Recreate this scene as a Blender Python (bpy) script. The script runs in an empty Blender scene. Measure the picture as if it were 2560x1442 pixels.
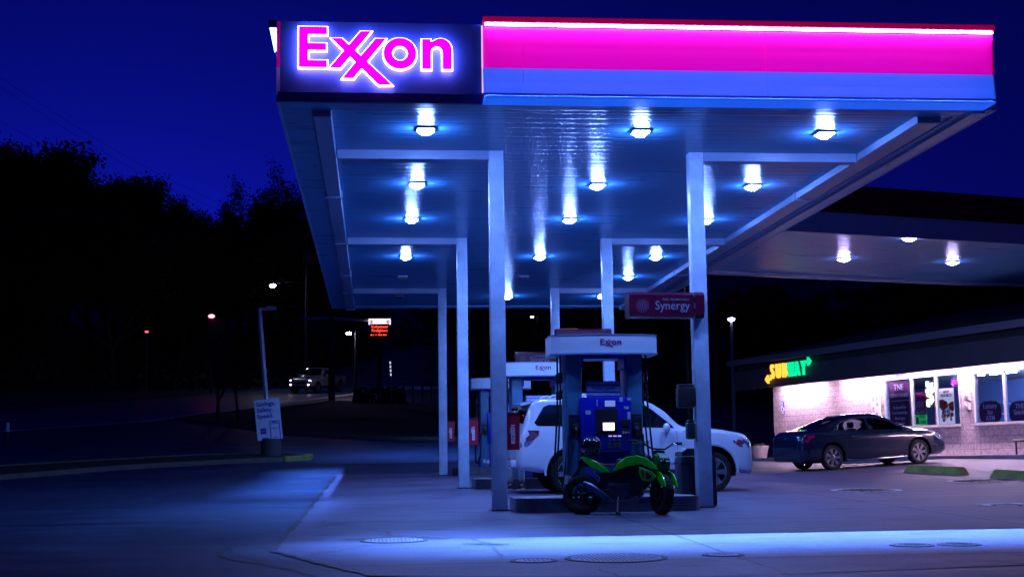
import bpy, bmesh, math, random
from mathutils import Vector, Matrix
random.seed(7)
sc = bpy.context.scene
COL = sc.collection
PI = math.pi
R = math.radians

# ------------------------------------------------------------------ camera (eye at the origin, z = 0 is eye level)
YAW, PIT, ROL = 0.098, 0.121, -0.013
fwd = Vector((math.sin(YAW)*math.cos(PIT), math.cos(YAW)*math.cos(PIT), math.sin(PIT)))
rgt = Vector((math.cos(YAW), -math.sin(YAW), 0))
upv = rgt.cross(fwd)
rr = math.cos(ROL)*rgt + math.sin(ROL)*upv
uu = -math.sin(ROL)*rgt + math.cos(ROL)*upv
cam_d = bpy.data.cameras.new('camera')
cam = bpy.data.objects.new('camera', cam_d)
COL.objects.link(cam)
M3 = Matrix((rr, uu, -fwd)).transposed()
cam.matrix_world = M3.to_4x4()
cam_d.lens = 50.0
cam_d.sensor_width = 36.0
cam_d.clip_start = 0.05
cam_d.clip_end = 3000
sc.camera = cam

# ------------------------------------------------------------------ sky, exposure
w = bpy.data.worlds.new('World')
sc.world = w
w.use_nodes = True
nt = w.node_tree
nt.nodes.clear()
sky = nt.nodes.new('ShaderNodeTexSky')
sky.sky_type = 'NISHITA'
sky.sun_disc = False
sky.sun_elevation = R(2.0)
sky.sun_rotation = R(-10)
bw = nt.nodes.new('ShaderNodeRGBToBW')
tint = nt.nodes.new('ShaderNodeMix')
tint.data_type = 'RGBA'
tint.blend_type = 'MULTIPLY'
tint.inputs[0].default_value = 1.0
tint.inputs[7].default_value = (0.008, 0.017, 0.92, 1)
bg = nt.nodes.new('ShaderNodeBackground')
bg.inputs['Strength'].default_value = 0.050
wo = nt.nodes.new('ShaderNodeOutputWorld')
nt.links.new(sky.outputs[0], bw.inputs[0])
nt.links.new(bw.outputs[0], tint.inputs[6])
nt.links.new(tint.outputs[2], bg.inputs[0])
nt.links.new(bg.outputs[0], wo.inputs[0])
vs = sc.view_settings
vs.view_transform = 'Standard'
vs.look = 'None'
vs.exposure = 0.0
vs.gamma = 1.0
vs.use_curve_mapping = False
sc.cycles.use_denoising = True
sc.cycles.max_bounces = 8
sc.cycles.sample_clamp_indirect = 6.0
sc.cycles.caustics_reflective = False
sc.cycles.caustics_refractive = False

# ------------------------------------------------------------------ surveying helpers: photo pixel (2560 x 1442) to a place at a known distance
def ray(x, y):
    d = fwd + ((x-1280)/3555.6)*rr - ((y-721)/3555.6)*uu
    return d/d.y
def sm(t):
    t = min(max(t, 0), 1)
    return t*t*(3-2*t)
def G(x, y):
    z = -.782 + .022*(y-22.97)
    y0 = 42 + 24*sm((x-9)/6)
    z += .063*max(0, y-y0)
    z += .045*min(max(0, x-11.5), 10)*sm((y-25)/12)*(1-.9*sm((y-42)/5))
    if y > 125:
        z += .2*min(y-125, 90)
    return z
def at(x, y, Y):
    return ray(x, y)*Y
def gr(x, y):
    d = ray(x, y)
    Y = 5.0
    while Y < 300:
        if G(d.x*Y, Y) >= d.z*Y:
            return d*Y
        Y += .02
    return d*Y

# ------------------------------------------------------------------ materials
MATS = {}
def mat(name, col, rough=.5, metal=0., var=0., vscale=6., bump=0., bscale=40., spec=.5, coat=0., stretch=None, alpha=1.):
    if name in MATS:
        return MATS[name]
    m = bpy.data.materials.new(name)
    m.use_nodes = True
    t = m.node_tree
    b = t.nodes['Principled BSDF']
    b.inputs['Base Color'].default_value = (*col, 1)
    b.inputs['Roughness'].default_value = rough
    b.inputs['Metallic'].default_value = metal
    b.inputs['Specular IOR Level'].default_value = spec
    b.inputs['Coat Weight'].default_value = coat
    b.inputs['Coat Roughness'].default_value = .05
    if var or bump:
        tc = t.nodes.new('ShaderNodeTexCoord')
        mp = t.nodes.new('ShaderNodeMapping')
        if stretch:
            mp.inputs['Scale'].default_value = stretch
        t.links.new(tc.outputs['Object'], mp.inputs[0])
    if var:
        n = t.nodes.new('ShaderNodeTexNoise')
        n.inputs['Scale'].default_value = vscale
        n.inputs['Detail'].default_value = 6
        n.inputs['Roughness'].default_value = .65
        t.links.new(mp.outputs[0], n.inputs['Vector'])
        rp = t.nodes.new('ShaderNodeValToRGB')
        rp.color_ramp.elements[0].position = .3
        rp.color_ramp.elements[1].position = .7
        rp.color_ramp.elements[0].color = (*[c*(1-var) for c in col], 1)
        rp.color_ramp.elements[1].color = (*[min(1, c*(1+var*.6)) for c in col], 1)
        t.links.new(n.outputs['Fac'], rp.inputs[0])
        t.links.new(rp.outputs[0], b.inputs['Base Color'])
        mr = t.nodes.new('ShaderNodeMapRange')
        mr.inputs[3].default_value = max(.03, rough-.12)
        mr.inputs[4].default_value = min(1, rough+.12)
        t.links.new(n.outputs['Fac'], mr.inputs[0])
        t.links.new(mr.outputs[0], b.inputs['Roughness'])
    if bump:
        n2 = t.nodes.new('ShaderNodeTexNoise')
        n2.inputs['Scale'].default_value = bscale
        n2.inputs['Detail'].default_value = 4
        t.links.new(mp.outputs[0], n2.inputs['Vector'])
        bp = t.nodes.new('ShaderNodeBump')
        bp.inputs['Strength'].default_value = bump
        bp.inputs['Distance'].default_value = .02
        t.links.new(n2.outputs['Fac'], bp.inputs['Height'])
        t.links.new(bp.outputs[0], b.inputs['Normal'])
    MATS[name] = m
    return m
def emat(name, col, strength, base=(.05, .05, .05)):
    if name in MATS:
        return MATS[name]
    m = bpy.data.materials.new(name)
    m.use_nodes = True
    b = m.node_tree.nodes['Principled BSDF']
    b.inputs['Base Color'].default_value = (*base, 1)
    b.inputs['Roughness'].default_value = .4
    b.inputs['Emission Color'].default_value = (*col, 1)
    b.inputs['Emission Strength'].default_value = strength
    MATS[name] = m
    return m
def glass(name, tintc=(.8, .85, .9), refl=.15):
    if name in MATS:
        return MATS[name]
    m = bpy.data.materials.new(name)
    m.use_nodes = True
    t = m.node_tree
    t.nodes.clear()
    o = t.nodes.new('ShaderNodeOutputMaterial')
    a = t.nodes.new('ShaderNodeBsdfTransparent')
    a.inputs[0].default_value = (*tintc, 1)
    g = t.nodes.new('ShaderNodeBsdfGlossy')
    g.inputs['Roughness'].default_value = .03
    mx = t.nodes.new('ShaderNodeMixShader')
    lw = t.nodes.new('ShaderNodeLayerWeight')
    lw.inputs[0].default_value = refl
    t.links.new(lw.outputs['Fresnel'], mx.inputs[0])
    t.links.new(a.outputs[0], mx.inputs[1])
    t.links.new(g.outputs[0], mx.inputs[2])
    t.links.new(mx.outputs[0], o.inputs[0])
    MATS[name] = m
    return m

# ------------------------------------------------------------------ mesh helpers
class MB:
    def __init__(s):
        s.bm = bmesh.new()
    def quad(s, pts):
        vs_ = [s.bm.verts.new(Vector(p)) for p in pts]
        return s.bm.faces.new(vs_)
    def box(s, x0, x1, y0, y1, z0, z1, mtx=None, bev=0.):
        before = set(s.bm.verts)
        r = bmesh.ops.create_cube(s.bm, size=1)
        sx, sy, sz = x1-x0, y1-y0, z1-z0
        c = Vector(((x0+x1)/2, (y0+y1)/2, (z0+z1)/2))
        for v in r['verts']:
            v.co = Vector((v.co.x*sx, v.co.y*sy, v.co.z*sz)) + c
        vv = r['verts']
        if bev:
            es = list({e for v in vv for e in v.link_edges})
            bmesh.ops.bevel(s.bm, geom=es, offset=bev, segments=2, affect='EDGES', profile=.5)
            vv = [v for v in s.bm.verts if v not in before]
        if mtx:
            for v in vv:
                v.co = mtx @ v.co
        return s
    def tube(s, pts, rad, n=8, cap=True, closed=False):
        pts = [Vector(p) for p in pts]
        rads = rad if isinstance(rad, (list, tuple)) else [rad]*len(pts)
        rings = []
        prev = None
        for i, p in enumerate(pts):
            if closed:
                d = pts[(i+1) % len(pts)] - pts[i-1]
            else:
                d = pts[min(i+1, len(pts)-1)] - pts[max(i-1, 0)]
            d.normalize()
            if prev is None:
                a = Vector((0, 0, 1)) if abs(d.z) < .9 else Vector((1, 0, 0))
                u = d.cross(a).normalized()
            else:
                u = (prev - d*prev.dot(d)).normalized()
            prev = u
            v = d.cross(u)
            rings.append([s.bm.verts.new(p + rads[i]*(math.cos(2*PI*k/n)*u + math.sin(2*PI*k/n)*v)) for k in range(n)])
        m = len(rings)
        for i in range(m if closed else m-1):
            A, B = rings[i], rings[(i+1) % m]
            for k in range(n):
                s.bm.faces.new((A[k], A[(k+1) % n], B[(k+1) % n], B[k]))
        if cap and not closed:
            s.bm.faces.new(rings[0][::-1])
            s.bm.faces.new(rings[-1])
        return s
    def prism(s, poly, axis, a0, a1, mtx=None):
        """poly: 2-D outline; axis 'x','y','z' the extrude axis, a0..a1 along it"""
        def P(q, a):
            if axis == 'y': p = Vector((q[0], a, q[1]))
            elif axis == 'x': p = Vector((a, q[0], q[1]))
            else: p = Vector((q[0], q[1], a))
            return mtx @ p if mtx else p
        A = [s.bm.verts.new(P(q, a0)) for q in poly]
        B = [s.bm.verts.new(P(q, a1)) for q in poly]
        s.bm.faces.new(A[::-1])
        s.bm.faces.new(B)
        n = len(A)
        for i in range(n):
            s.bm.faces.new((A[i], A[(i+1) % n], B[(i+1) % n], B[i]))
        return s
    def lathe(s, prof, n=24, mtx=None, closed=False):
        """prof: (radius, height) pairs round the local z axis"""
        rings = []
        for r, h in prof:
            ring = []
            for k in range(n):
                p = Vector((r*math.cos(2*PI*k/n), r*math.sin(2*PI*k/n), h))
                ring.append(s.bm.verts.new(mtx @ p if mtx else p))
            rings.append(ring)
        m = len(rings)
        for i in range(m if closed else m-1):
            A, B = rings[i], rings[(i+1) % m]
            for k in range(n):
                s.bm.faces.new((A[k], A[(k+1) % n], B[(k+1) % n], B[k]))
        if not closed:
            s.bm.faces.new(rings[0][::-1])
            s.bm.faces.new(rings[-1])
        return s
    def ball(s, c, r, sub=2, scale=(1, 1, 1)):
        q = bmesh.ops.create_icosphere(s.bm, subdivisions=sub, radius=1)
        for v in q['verts']:
            v.co = Vector((v.co.x*scale[0]*r, v.co.y*scale[1]*r, v.co.z*scale[2]*r)) + Vector(c)
        return s
    def grid(s, f, nu, nv):
        V = [[s.bm.verts.new(Vector(f(i/nu, j/nv))) for j in range(nv+1)] for i in range(nu+1)]
        for i in range(nu):
            for j in range(nv):
                s.bm.faces.new((V[i][j], V[i+1][j], V[i+1][j+1], V[i][j+1]))
        return s
    def build(s, name, m, parent=None, smooth=False, recalc=True):
        if recalc:
            bmesh.ops.recalc_face_normals(s.bm, faces=s.bm.faces)
        me = bpy.data.meshes.new(name)
        s.bm.to_mesh(me)
        s.bm.free()
        if m:
            me.materials.append(m)
        if smooth:
            me.polygons.foreach_set('use_smooth', [True]*len(me.polygons))
            try:
                me.set_sharp_from_angle(angle=R(smooth if smooth is not True else 40))
            except Exception:
                pass
        o = bpy.data.objects.new(name, me)
        COL.objects.link(o)
        if parent:
            o.parent = parent
        return o
def tag(o, label=None, cat=None, group=None, kind=None):
    if label: o['label'] = label
    if cat: o['category'] = cat
    if group: o['group'] = group
    if kind: o['kind'] = kind
    return o
def empty(name, loc, rz=0., label=None, cat=None, group=None):
    o = bpy.data.objects.new(name, None)
    COL.objects.link(o)
    o.location = loc
    o.rotation_euler = (0, 0, rz)
    o.empty_display_size = .2
    return tag(o, label, cat, group)
def kids(o):
    return [c for c in bpy.data.objects if c.parent == o]
def copy_tree(o, parent=None, label=None, group=None):
    c = o.copy()
    COL.objects.link(c)
    if parent: c.parent = parent
    if label: c['label'] = label
    if group: c['group'] = group
    for k in kids(o):
        copy_tree(k, c)
    return c
_dg = None
def bake(o):
    """apply the modifiers of o to its mesh"""
    bpy.context.view_layer.update()
    dg = bpy.context.evaluated_depsgraph_get()
    dg.update()
    me = bpy.data.meshes.new_from_object(o.evaluated_get(dg), depsgraph=dg)
    old = o.data
    o.modifiers.clear()
    o.data = me
    me.name = o.name
    return o
def cut(o, cutters):
    for c in cutters:
        md = o.modifiers.new('cut', 'BOOLEAN')
        md.operation = 'DIFFERENCE'
        md.solver = 'EXACT'
        md.object = c
    n0 = len(o.data.vertices)
    bake(o)
    if len(o.data.vertices) < 50: print('CUT FAILED', o.name, n0)
    for c in cutters:
        bpy.data.objects.remove(c, do_unlink=True)
FRONT = Matrix.Rotation(R(90), 4, 'X')      # text plane facing -Y
def text(body, size, m, parent, loc, rot=None, bold=.0, ext=.004, align='CENTER', name='lettering', sx=1., shear=0.):
    cu = bpy.data.curves.new(name, 'FONT')
    cu.body = body
    cu.size = size
    cu.extrude = ext
    cu.offset = bold*size
    cu.align_x = align
    cu.align_y = 'CENTER'
    cu.shear = shear
    cu.resolution_u = 3
    t = bpy.data.objects.new(name, cu)
    COL.objects.link(t)
    dg = bpy.context.evaluated_depsgraph_get()
    dg.update()
    me = bpy.data.meshes.new_from_object(t.evaluated_get(dg), depsgraph=dg)
    bpy.data.objects.remove(t, do_unlink=True)
    rt = (rot or Matrix()) @ FRONT
    me.transform(Matrix.Translation(Vector(loc)) @ rt @ Matrix.Diagonal((sx, 1, 1, 1)))
    me.materials.clear()
    me.materials.append(m)
    me.name = name
    o = bpy.data.objects.new(name, me)
    COL.objects.link(o)
    if parent: o.parent = parent
    return o

# ------------------------------------------------------------------ palette
WHITE = mat('white_paint', (.72, .74, .76), .38, var=.08, vscale=3, bump=.05, bscale=60)
COLWHITE = mat('column_paint', (.50, .64, .80), .34, var=.26, vscale=2.6, bump=.08, bscale=25)
STEEL = mat('brushed_steel', (.45, .46, .48), .28, metal=1., var=.2, vscale=8)
DKSTEEL = mat('dark_steel', (.06, .06, .07), .4, metal=.6, var=.2)
BLACK = mat('black_plastic', (.018, .018, .02), .45, var=.3, vscale=10)
RUBBER = mat('rubber', (.012, .012, .013), .8, var=.3, vscale=14)
CHROME = mat('chrome', (.7, .7, .72), .12, metal=1.)
BLUE = mat('pump_blue', (.006, .012, .42), .35, var=.12, vscale=4)
NAVY = mat('navy_paint', (.02, .035, .25), .4, var=.1)
RED = mat('sign_red', (.085, .0, .02), .35, var=.08)
BRAND = mat('brand_red', (.34, .0, .14), .4)
PILLAR = mat('pump_pillar', (.05, .17, .30), .45, var=.12, vscale=5)
CONC = mat('rough_concrete', (.30, .29, .30), .85, var=.25, vscale=5, bump=.4, bscale=60)

def ground_mat(name, c0, c1, joints=None, rough=.75, wet=.0):
    m = bpy.data.materials.new(name)
    m.use_nodes = True
    t = m.node_tree
    L = t.links.new
    b = t.nodes['Principled BSDF']
    tc = t.nodes.new('ShaderNodeTexCoord')
    def noise(scale, detail=6, stretch=None, rg=.6):
        mp = t.nodes.new('ShaderNodeMapping')
        if stretch: mp.inputs['Scale'].default_value = stretch
        L(tc.outputs['Object'], mp.inputs[0])
        n = t.nodes.new('ShaderNodeTexNoise')
        n.inputs['Scale'].default_value = scale
        n.inputs['Detail'].default_value = detail
        n.inputs['Roughness'].default_value = rg
        L(mp.outputs[0], n.inputs['Vector'])
        return n.outputs['Fac']
    def mapr(s, a, b_, c, d):
        q = t.nodes.new('ShaderNodeMapRange')
        for i, v in zip((1, 2, 3, 4), (a, b_, c, d)): q.inputs[i].default_value = v
        L(s, q.inputs[0])
        return q.outputs[0]
    def mth(op, a, b_=None):
        q = t.nodes.new('ShaderNodeMath')
        q.operation = op
        for i, v in enumerate((a, b_)):
            if v is None: continue
            if isinstance(v, (int, float)): q.inputs[i].default_value = v
            else: L(v, q.inputs[i])
        return q.outputs[0]
    big = mapr(noise(.35, 8), .3, .7, 0, 1)
    streak = mapr(noise(.9, 8, (.16, 1.9, 1), .68), .34, .66, 0, 1)
    fine = noise(38, 4)
    f = mth('ADD', mth('MULTIPLY', big, .45), mth('MULTIPLY', streak, .55))
    f = mth('ADD', f, mth('MULTIPLY', mth('SUBTRACT', fine, .5), 1.6))
    f = mth('MAXIMUM', mth('MINIMUM', f, 1.3), 0)
    mix = t.nodes.new('ShaderNodeMix')
    mix.data_type = 'RGBA'
    mix.inputs[6].default_value = (*c0, 1)
    mix.inputs[7].default_value = (*c1, 1)
    L(f, mix.inputs[0])
    out = mix.outputs[2]
    # oil spots
    spot = mapr(noise(1.5, 7, (.7, 1.5, 1)), .54, .72, 1, .42)
    ms = t.nodes.new('ShaderNodeMix')
    ms.data_type = 'RGBA'
    ms.blend_type = 'MULTIPLY'
    ms.inputs[0].default_value = 1
    L(out, ms.inputs[6])
    L(spot, ms.inputs[7])
    out = ms.outputs[2]
    # cracks
    vo = t.nodes.new('ShaderNodeTexVoronoi')
    vo.feature = 'DISTANCE_TO_EDGE'
    vo.inputs['Scale'].default_value = .21
    mpv = t.nodes.new('ShaderNodeMapping')
    L(tc.outputs['Object'], mpv.inputs[0])
    nz = t.nodes.new('ShaderNodeTexNoise')
    nz.inputs['Scale'].default_value = 1.3
    nz.inputs['Detail'].default_value = 5
    L(tc.outputs['Object'], nz.inputs['Vector'])
    vm = t.nodes.new('ShaderNodeVectorMath')
    vm.operation = 'MULTIPLY_ADD'
    vm.inputs[1].default_value = (.7, .7, 0)
    L(nz.outputs['Color'], vm.inputs[0])
    L(mpv.outputs[0], vm.inputs[2])
    L(vm.outputs[0], vo.inputs['Vector'])
    cr = mapr(vo.outputs['Distance'], .0008, .0028, .45, 1)
    mask = mapr(noise(.12, 3), .40, .46, 0, 1)
    cr = mth('MAXIMUM', cr, mask)
    lines = cr
    if joints:
        sp = t.nodes.new('ShaderNodeSeparateXYZ')
        L(tc.outputs['Object'], sp.inputs[0])
        wob = mth('MULTIPLY', mth('SUBTRACT', noise(.5, 4), .5), .16)
        for axis, off, step, wd in joints:
            a = mth('ADD', sp.outputs[axis], wob)
            a = mth('DIVIDE', mth('SUBTRACT', a, off), step)
            a = mth('ABSOLUTE', mth('SUBTRACT', mth('FRACT', mth('ADD', a, .5)), .5))
            a = mth('MULTIPLY', a, step)
            lines = mth('MULTIPLY', lines, mapr(a, wd*.5, wd, .10, 1))
    m2 = t.nodes.new('ShaderNodeMix')
    m2.data_type = 'RGBA'
    m2.blend_type = 'MULTIPLY'
    m2.inputs[0].default_value = 1
    L(out, m2.inputs[6])
    L(lines, m2.inputs[7])
    L(m2.outputs[2], b.inputs['Base Color'])
    L(mapr(streak, 0, 1, rough-.12, rough+.1), b.inputs['Roughness'])
    b.inputs['Specular IOR Level'].default_value = .35+wet
    bp = t.nodes.new('ShaderNodeBump')
    bp.inputs['Strength'].default_value = .16
    bp.inputs['Distance'].default_value = .01
    L(mth('ADD', fine, mth('MULTIPLY', lines, 1.5)), bp.inputs['Height'])
    L(bp.outputs[0], b.inputs['Normal'])
    return m
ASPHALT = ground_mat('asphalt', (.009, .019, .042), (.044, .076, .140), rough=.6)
PAD = ground_mat('pad_concrete', (.050, .047, .088), (.165, .140, .22), joints=[(0, 3.62, 4.72, .030), (1, 17.35, 3.35, .034)], rough=.62)
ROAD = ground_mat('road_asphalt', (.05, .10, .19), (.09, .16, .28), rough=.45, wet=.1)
GRASS = mat('grass_soil', (.018, .03, .012), .95, var=.5, vscale=3, bump=.8, bscale=14)

# ------------------------------------------------------------------ the ground
def axis_vals(segs):
    v = []
    for a, b_, n in segs:
        v += [a + (b_-a)*i/n for i in range(n)]
    v.append(segs[-1][1])
    return v
xs = axis_vals([(-260, -40, 22), (-40, -14, 13), (-14, 30, 44), (30, 260, 24)])
ys = axis_vals([(-30, 0, 6), (0, 70, 70), (70, 130, 30), (130, 330, 25)])
m = MB()
V = [[m.bm.verts.new((x, y, G(x, y))) for y in ys] for x in xs]
for i in range(len(xs)-1):
    for j in range(len(ys)-1):
        m.bm.faces.new((V[i][j], V[i+1][j], V[i+1][j+1], V[i][j+1]))
tag(m.build('ground', ASPHALT, smooth=True), 'dark asphalt forecourt sloping up to the wooded hillside', 'ground', kind='structure')

def drape(name, m_, path_l, path_r, lift, n, label, cat, sub=6, kind='structure'):
    """a sheet between two polylines (lists of (x, y)) draped on the ground"""
    def pt(path, t):
        t *= len(path)-1
        i = min(int(t), len(path)-2)
        a, b_ = Vector(path[i]), Vector(path[i+1])
        return a + (b_-a)*(t-i)
    q = MB()
    def f(u, v):
        p = pt(path_l, u).lerp(pt(path_r, u), v)
        return (p.x, p.y, G(p.x, p.y)+lift)
    q.grid(f, n, sub)
    return tag(q.build(name, m_), label, cat, kind=kind)
# concrete pad under the canopy
def pad_front(x):
    pts = [(-1.09, 15.9), (0, 13.0), (3.2, 12.35), (6, 12.8), (14, 13.6), (24, 15)]
    for (a, ya), (b_, yb) in zip(pts, pts[1:]):
        if x <= b_: return ya + (yb-ya)*(x-a)/(b_-a)
    return pts[-1][1]
q = MB()
px_ = axis_vals([(-1.09, 0, 4), (0, 14, 14), (14, 18.2, 5)])
PV = [[q.bm.verts.new((x, pad_front(x)+(42.6-pad_front(x))*j/40, G(x, pad_front(x)+(42.6-pad_front(x))*j/40)+.006)) for j in range(41)] for x in px_]
for i in range(len(px_)-1):
    for j in range(40):
        q.bm.faces.new((PV[i][j], PV[i+1][j], PV[i+1][j+1], PV[i][j+1]))
tag(q.build('concrete_pad', PAD), 'pale jointed concrete slab under the lit fuel canopy', 'concrete slab', kind='structure')
# joint sealant round the pad edge and a patch of repaired asphalt beside its corner
TAR = mat('tar', (.010, .010, .014), .6, bump=.3, bscale=30)
q = MB()
edge = [(-1.09, 42.0), (-1.09, 30), (-1.08, 22), (-1.10, 17), (-1.09, 15.9), (-.55, 14.4), (0, 13.0), (.8, 12.75), (1.9, 12.5)]
ee = []
for a, b_ in zip(edge, edge[1:]):
    for k in range(12):
        ee.append(Vector(a).lerp(Vector(b_), k/12))
L_, R_ = [], []
for i, p in enumerate(ee):
    d = (ee[min(i+1, len(ee)-1)] - ee[max(i-1, 0)]).normalized()
    n_ = Vector((-d.y, d.x))
    wv = .035 + .02*math.sin(i*1.7) + random.uniform(-.012, .018)
    for sgn, lst in ((1, L_), (-1, R_)):
        s_ = p + n_*sgn*wv
        lst.append(q.bm.verts.new((s_.x, s_.y, G(s_.x, s_.y)+.011)))
for i in range(len(ee)-1):
    q.bm.faces.new((L_[i], R_[i], R_[i+1], L_[i+1]))
tag(q.build('joint_sealant', TAR), 'black tar seam along the edge of the concrete slab', 'tar seam', kind='structure')
# the street climbing away on the left, its edge line, kerbs and planted islands
drape('road', ROAD, [(-34, 45), (-20, 60), (-11.5, 72), (-4.5, 96), (4, 124), (20, 150)], [(-44, 52), (-30, 69), (-20, 86), (-12, 108), (-3, 132), (14, 160)], .012, 50,
      'dark street climbing behind the forecourt with a pickup on it', 'road')
drape('road_marking', mat('road_paint', (.75, .75, .75), .6, var=.25, vscale=2), [(-33.4, 45.4), (-19.4, 60.4), (-11, 71.6), (-4.2, 95.6), (4.2, 123.6)], [(-33.9, 45.9), (-19.9, 60.9), (-11.6, 72.05), (-4.9, 95.95), (3.5, 124.0)], .022, 50,
      'thin pale edge line along the near side of the street', 'road marking', sub=1)
KERB = mat('kerb_concrete', (.11, .11, .09), .85, var=.3, vscale=4, bump=.4)
KERBY = mat('kerb_yellow', (.25, .22, .04), .7, var=.4, vscale=5)
def kerb(name, pts, wd, h, m_, label, closed=False, fill=None, n=6, fm=None):
    pp = []
    N = len(pts)
    for i in range(N if closed else N-1):
        for k in range(n):
            a, b_ = Vector(pts[i]), Vector(pts[(i+1) % N])
            pp.append(a.lerp(b_, k/n))
    if not closed: pp.append(Vector(pts[-1]))
    q = MB()
    rows = []
    M = len(pp)
    for i, p in enumerate(pp):
        a = pp[(i-1) % M] if closed else pp[max(i-1, 0)]
        b_ = pp[(i+1) % M] if closed else pp[min(i+1, M-1)]
        d = (b_-a).normalized()
        nn = Vector((-d.y, d.x))
        g = G(p.x, p.y)
        row = []
        for s_, z in ((wd/2, -.03), (wd/2*.96, h*.85), (wd/2*.8, h), (-wd/2*.8, h), (-wd/2*.96, h*.85), (-wd/2, -.03)):
            c = p + nn*s_
            row.append(q.bm.verts.new((c.x, c.y, g+z)))
        rows.append(row)
    for i in range(M if closed else M-1):
        A, B = rows[i], rows[(i+1) % M]
        for k in range(5):
            q.bm.faces.new((A[k], A[k+1], B[k+1], B[k]))
    if not closed:
        q.bm.faces.new(rows[0]); q.bm.faces.new(rows[-1])
    o = tag(q.build(name, m_, smooth=30), label, 'kerb', kind='structure')
    if fill:
        q = MB()
        c = sum((p for p in pp), Vector((0, 0)))/M
        def f(u, v):
            p = pp[int(round(u*M)) % M]
            p = c.lerp(p, v)
            return (p.x, p.y, G(p.x, p.y) + h*.7 + .10*(1-v)*math.sin(u*31+v*9)*.4)
        q.grid(f, M, 5)
        bmesh.ops.remove_doubles(q.bm, verts=q.bm.verts, dist=.001)
        tag(q.build('lawn', fm or GRASS, smooth=True), fill, 'planted island', kind='structure')
    return o
kerb('kerb', [(-15, 39.0), (-11.5, 41.8), (-7.8, 45.2), (-5, 46.8), (-2.7, 47.6), (-2.3, 48.6), (-3.2, 49.6), (-6, 49.3), (-9, 47.6), (-13, 45), (-16, 43)], .18, .14, KERB,
     'low concrete kerb round the dark island by the tilted pole', closed=True, fill='narrow dark strip of soil inside the near kerb')
kerb('kerb', [(-9.9, 73), (-8.2, 70), (-6.2, 66.5), (-4, 62), (1, 57), (8, 55.5), (12, 58), (10, 68), (4, 84), (-2, 92), (-5.6, 84), (-8.8, 77)], .18, .14, KERB,
     'curved kerb round the dark lawn beyond the pumps', closed=True, fill='unlit lawn between the street and the forecourt')
kerb('kerb', [(-2.95, 47.5), (-2.25, 47.9), (-2.15, 48.5)], .26, .17, KERBY, 'yellow painted kerb end near the tilted pole')

# ------------------------------------------------------------------ the fuel canopy
CX0, CX1, CY0, CY1 = -1.30, 9.10, 19.70, 46.6
ZS = 5.07
can = empty('fuel_canopy', (3.9, 23, -.78), 0, 'large white fuel canopy with a lit red and white fascia over the pumps', 'canopy')
can_base = Vector(can.location)
def cpart(q, name, m_, smooth=False, label=None):
    for v in q.bm.verts: v.co -= can_base
    return tag(q.build(name, m_, can, smooth=smooth), label)
def soffit_mat():
    m = bpy.data.materials.new('ribbed_soffit')
    m.use_nodes = True
    t = m.node_tree
    L = t.links.new
    b = t.nodes['Principled BSDF']
    b.inputs['Metallic'].default_value = 0.0
    b.inputs['Roughness'].default_value = .2
    b.inputs['Specular IOR Level'].default_value = .24
    tc = t.nodes.new('ShaderNodeTexCoord')
    sp = t.nodes.new('ShaderNodeSeparateXYZ')
    L(tc.outputs['Object'], sp.inputs[0])
    # pressed ribs, one every 0.3 m across the depth of the canopy
    mm = t.nodes.new('ShaderNodeMath'); mm.operation = 'MULTIPLY'; mm.inputs[1].default_value = 2*PI/.305
    L(sp.outputs[1], mm.inputs[0])
    si = t.nodes.new('ShaderNodeMath'); si.operation = 'SINE'
    L(mm.outputs[0], si.inputs[0])
    pw = t.nodes.new('ShaderNodeMapRange')
    for i, v in zip((1, 2, 3, 4), (.72, 1, 0, 1)): pw.inputs[i].default_value = v
    L(si.outputs[0], pw.inputs[0])
    mp = t.nodes.new('ShaderNodeMapping')
    mp.inputs['Scale'].default_value = (.35, 2.6, 1)
    L(tc.outputs['Object'], mp.inputs[0])
    n = t.nodes.new('ShaderNodeTexNoise')
    n.inputs['Scale'].default_value = 1.4
    n.inputs['Detail'].default_value = 3
    L(mp.outputs[0], n.inputs['Vector'])
    ad = t.nodes.new('ShaderNodeMath'); ad.operation = 'MULTIPLY_ADD'; ad.inputs[1].default_value = .8
    L(n.outputs['Fac'], ad.inputs[0])
    ng = t.nodes.new('ShaderNodeMath'); ng.operation = 'MULTIPLY'; ng.inputs[1].default_value = -.55
    L(pw.outputs[0], ng.inputs[0])
    L(ng.outputs[0], ad.inputs[2])
    bp = t.nodes.new('ShaderNodeBump')
    bp.inputs['Strength'].default_value = .75
    bp.inputs['Distance'].default_value = .02
    L(ad.outputs[0], bp.inputs['Height'])
    L(bp.outputs[0], b.inputs['Normal'])
    rp = t.nodes.new('ShaderNodeValToRGB')
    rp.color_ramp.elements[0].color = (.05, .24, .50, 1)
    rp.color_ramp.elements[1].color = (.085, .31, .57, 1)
    L(n.outputs['Fac'], rp.inputs[0])
    L(rp.outputs[0], b.inputs['Base Color'])
    mr = t.nodes.new('ShaderNodeMapRange')
    mr.inputs[3].default_value = .20
    mr.inputs[4].default_value = .42
    L(n.outputs['Fac'], mr.inputs[0])
    L(mr.outputs[0], b.inputs['Roughness'])
    return m
SOFFIT = soffit_mat()
TRIM = mat('canopy_trim', (.26, .34, .50), .32, var=.12, vscale=1.5, bump=.05)
q = MB()
q.box(CX0+.42, CX1-.42, CY0+.45, CY1-.45, ZS, ZS+.06)
cpart(q, 'soffit', SOFFIT)
q = MB()
q.box(CX0+.02, CX1-.02, CY0+.02, CY1-.02, ZS+.10, 6.1)
cpart(q, 'deck', DKSTEEL)
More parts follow.
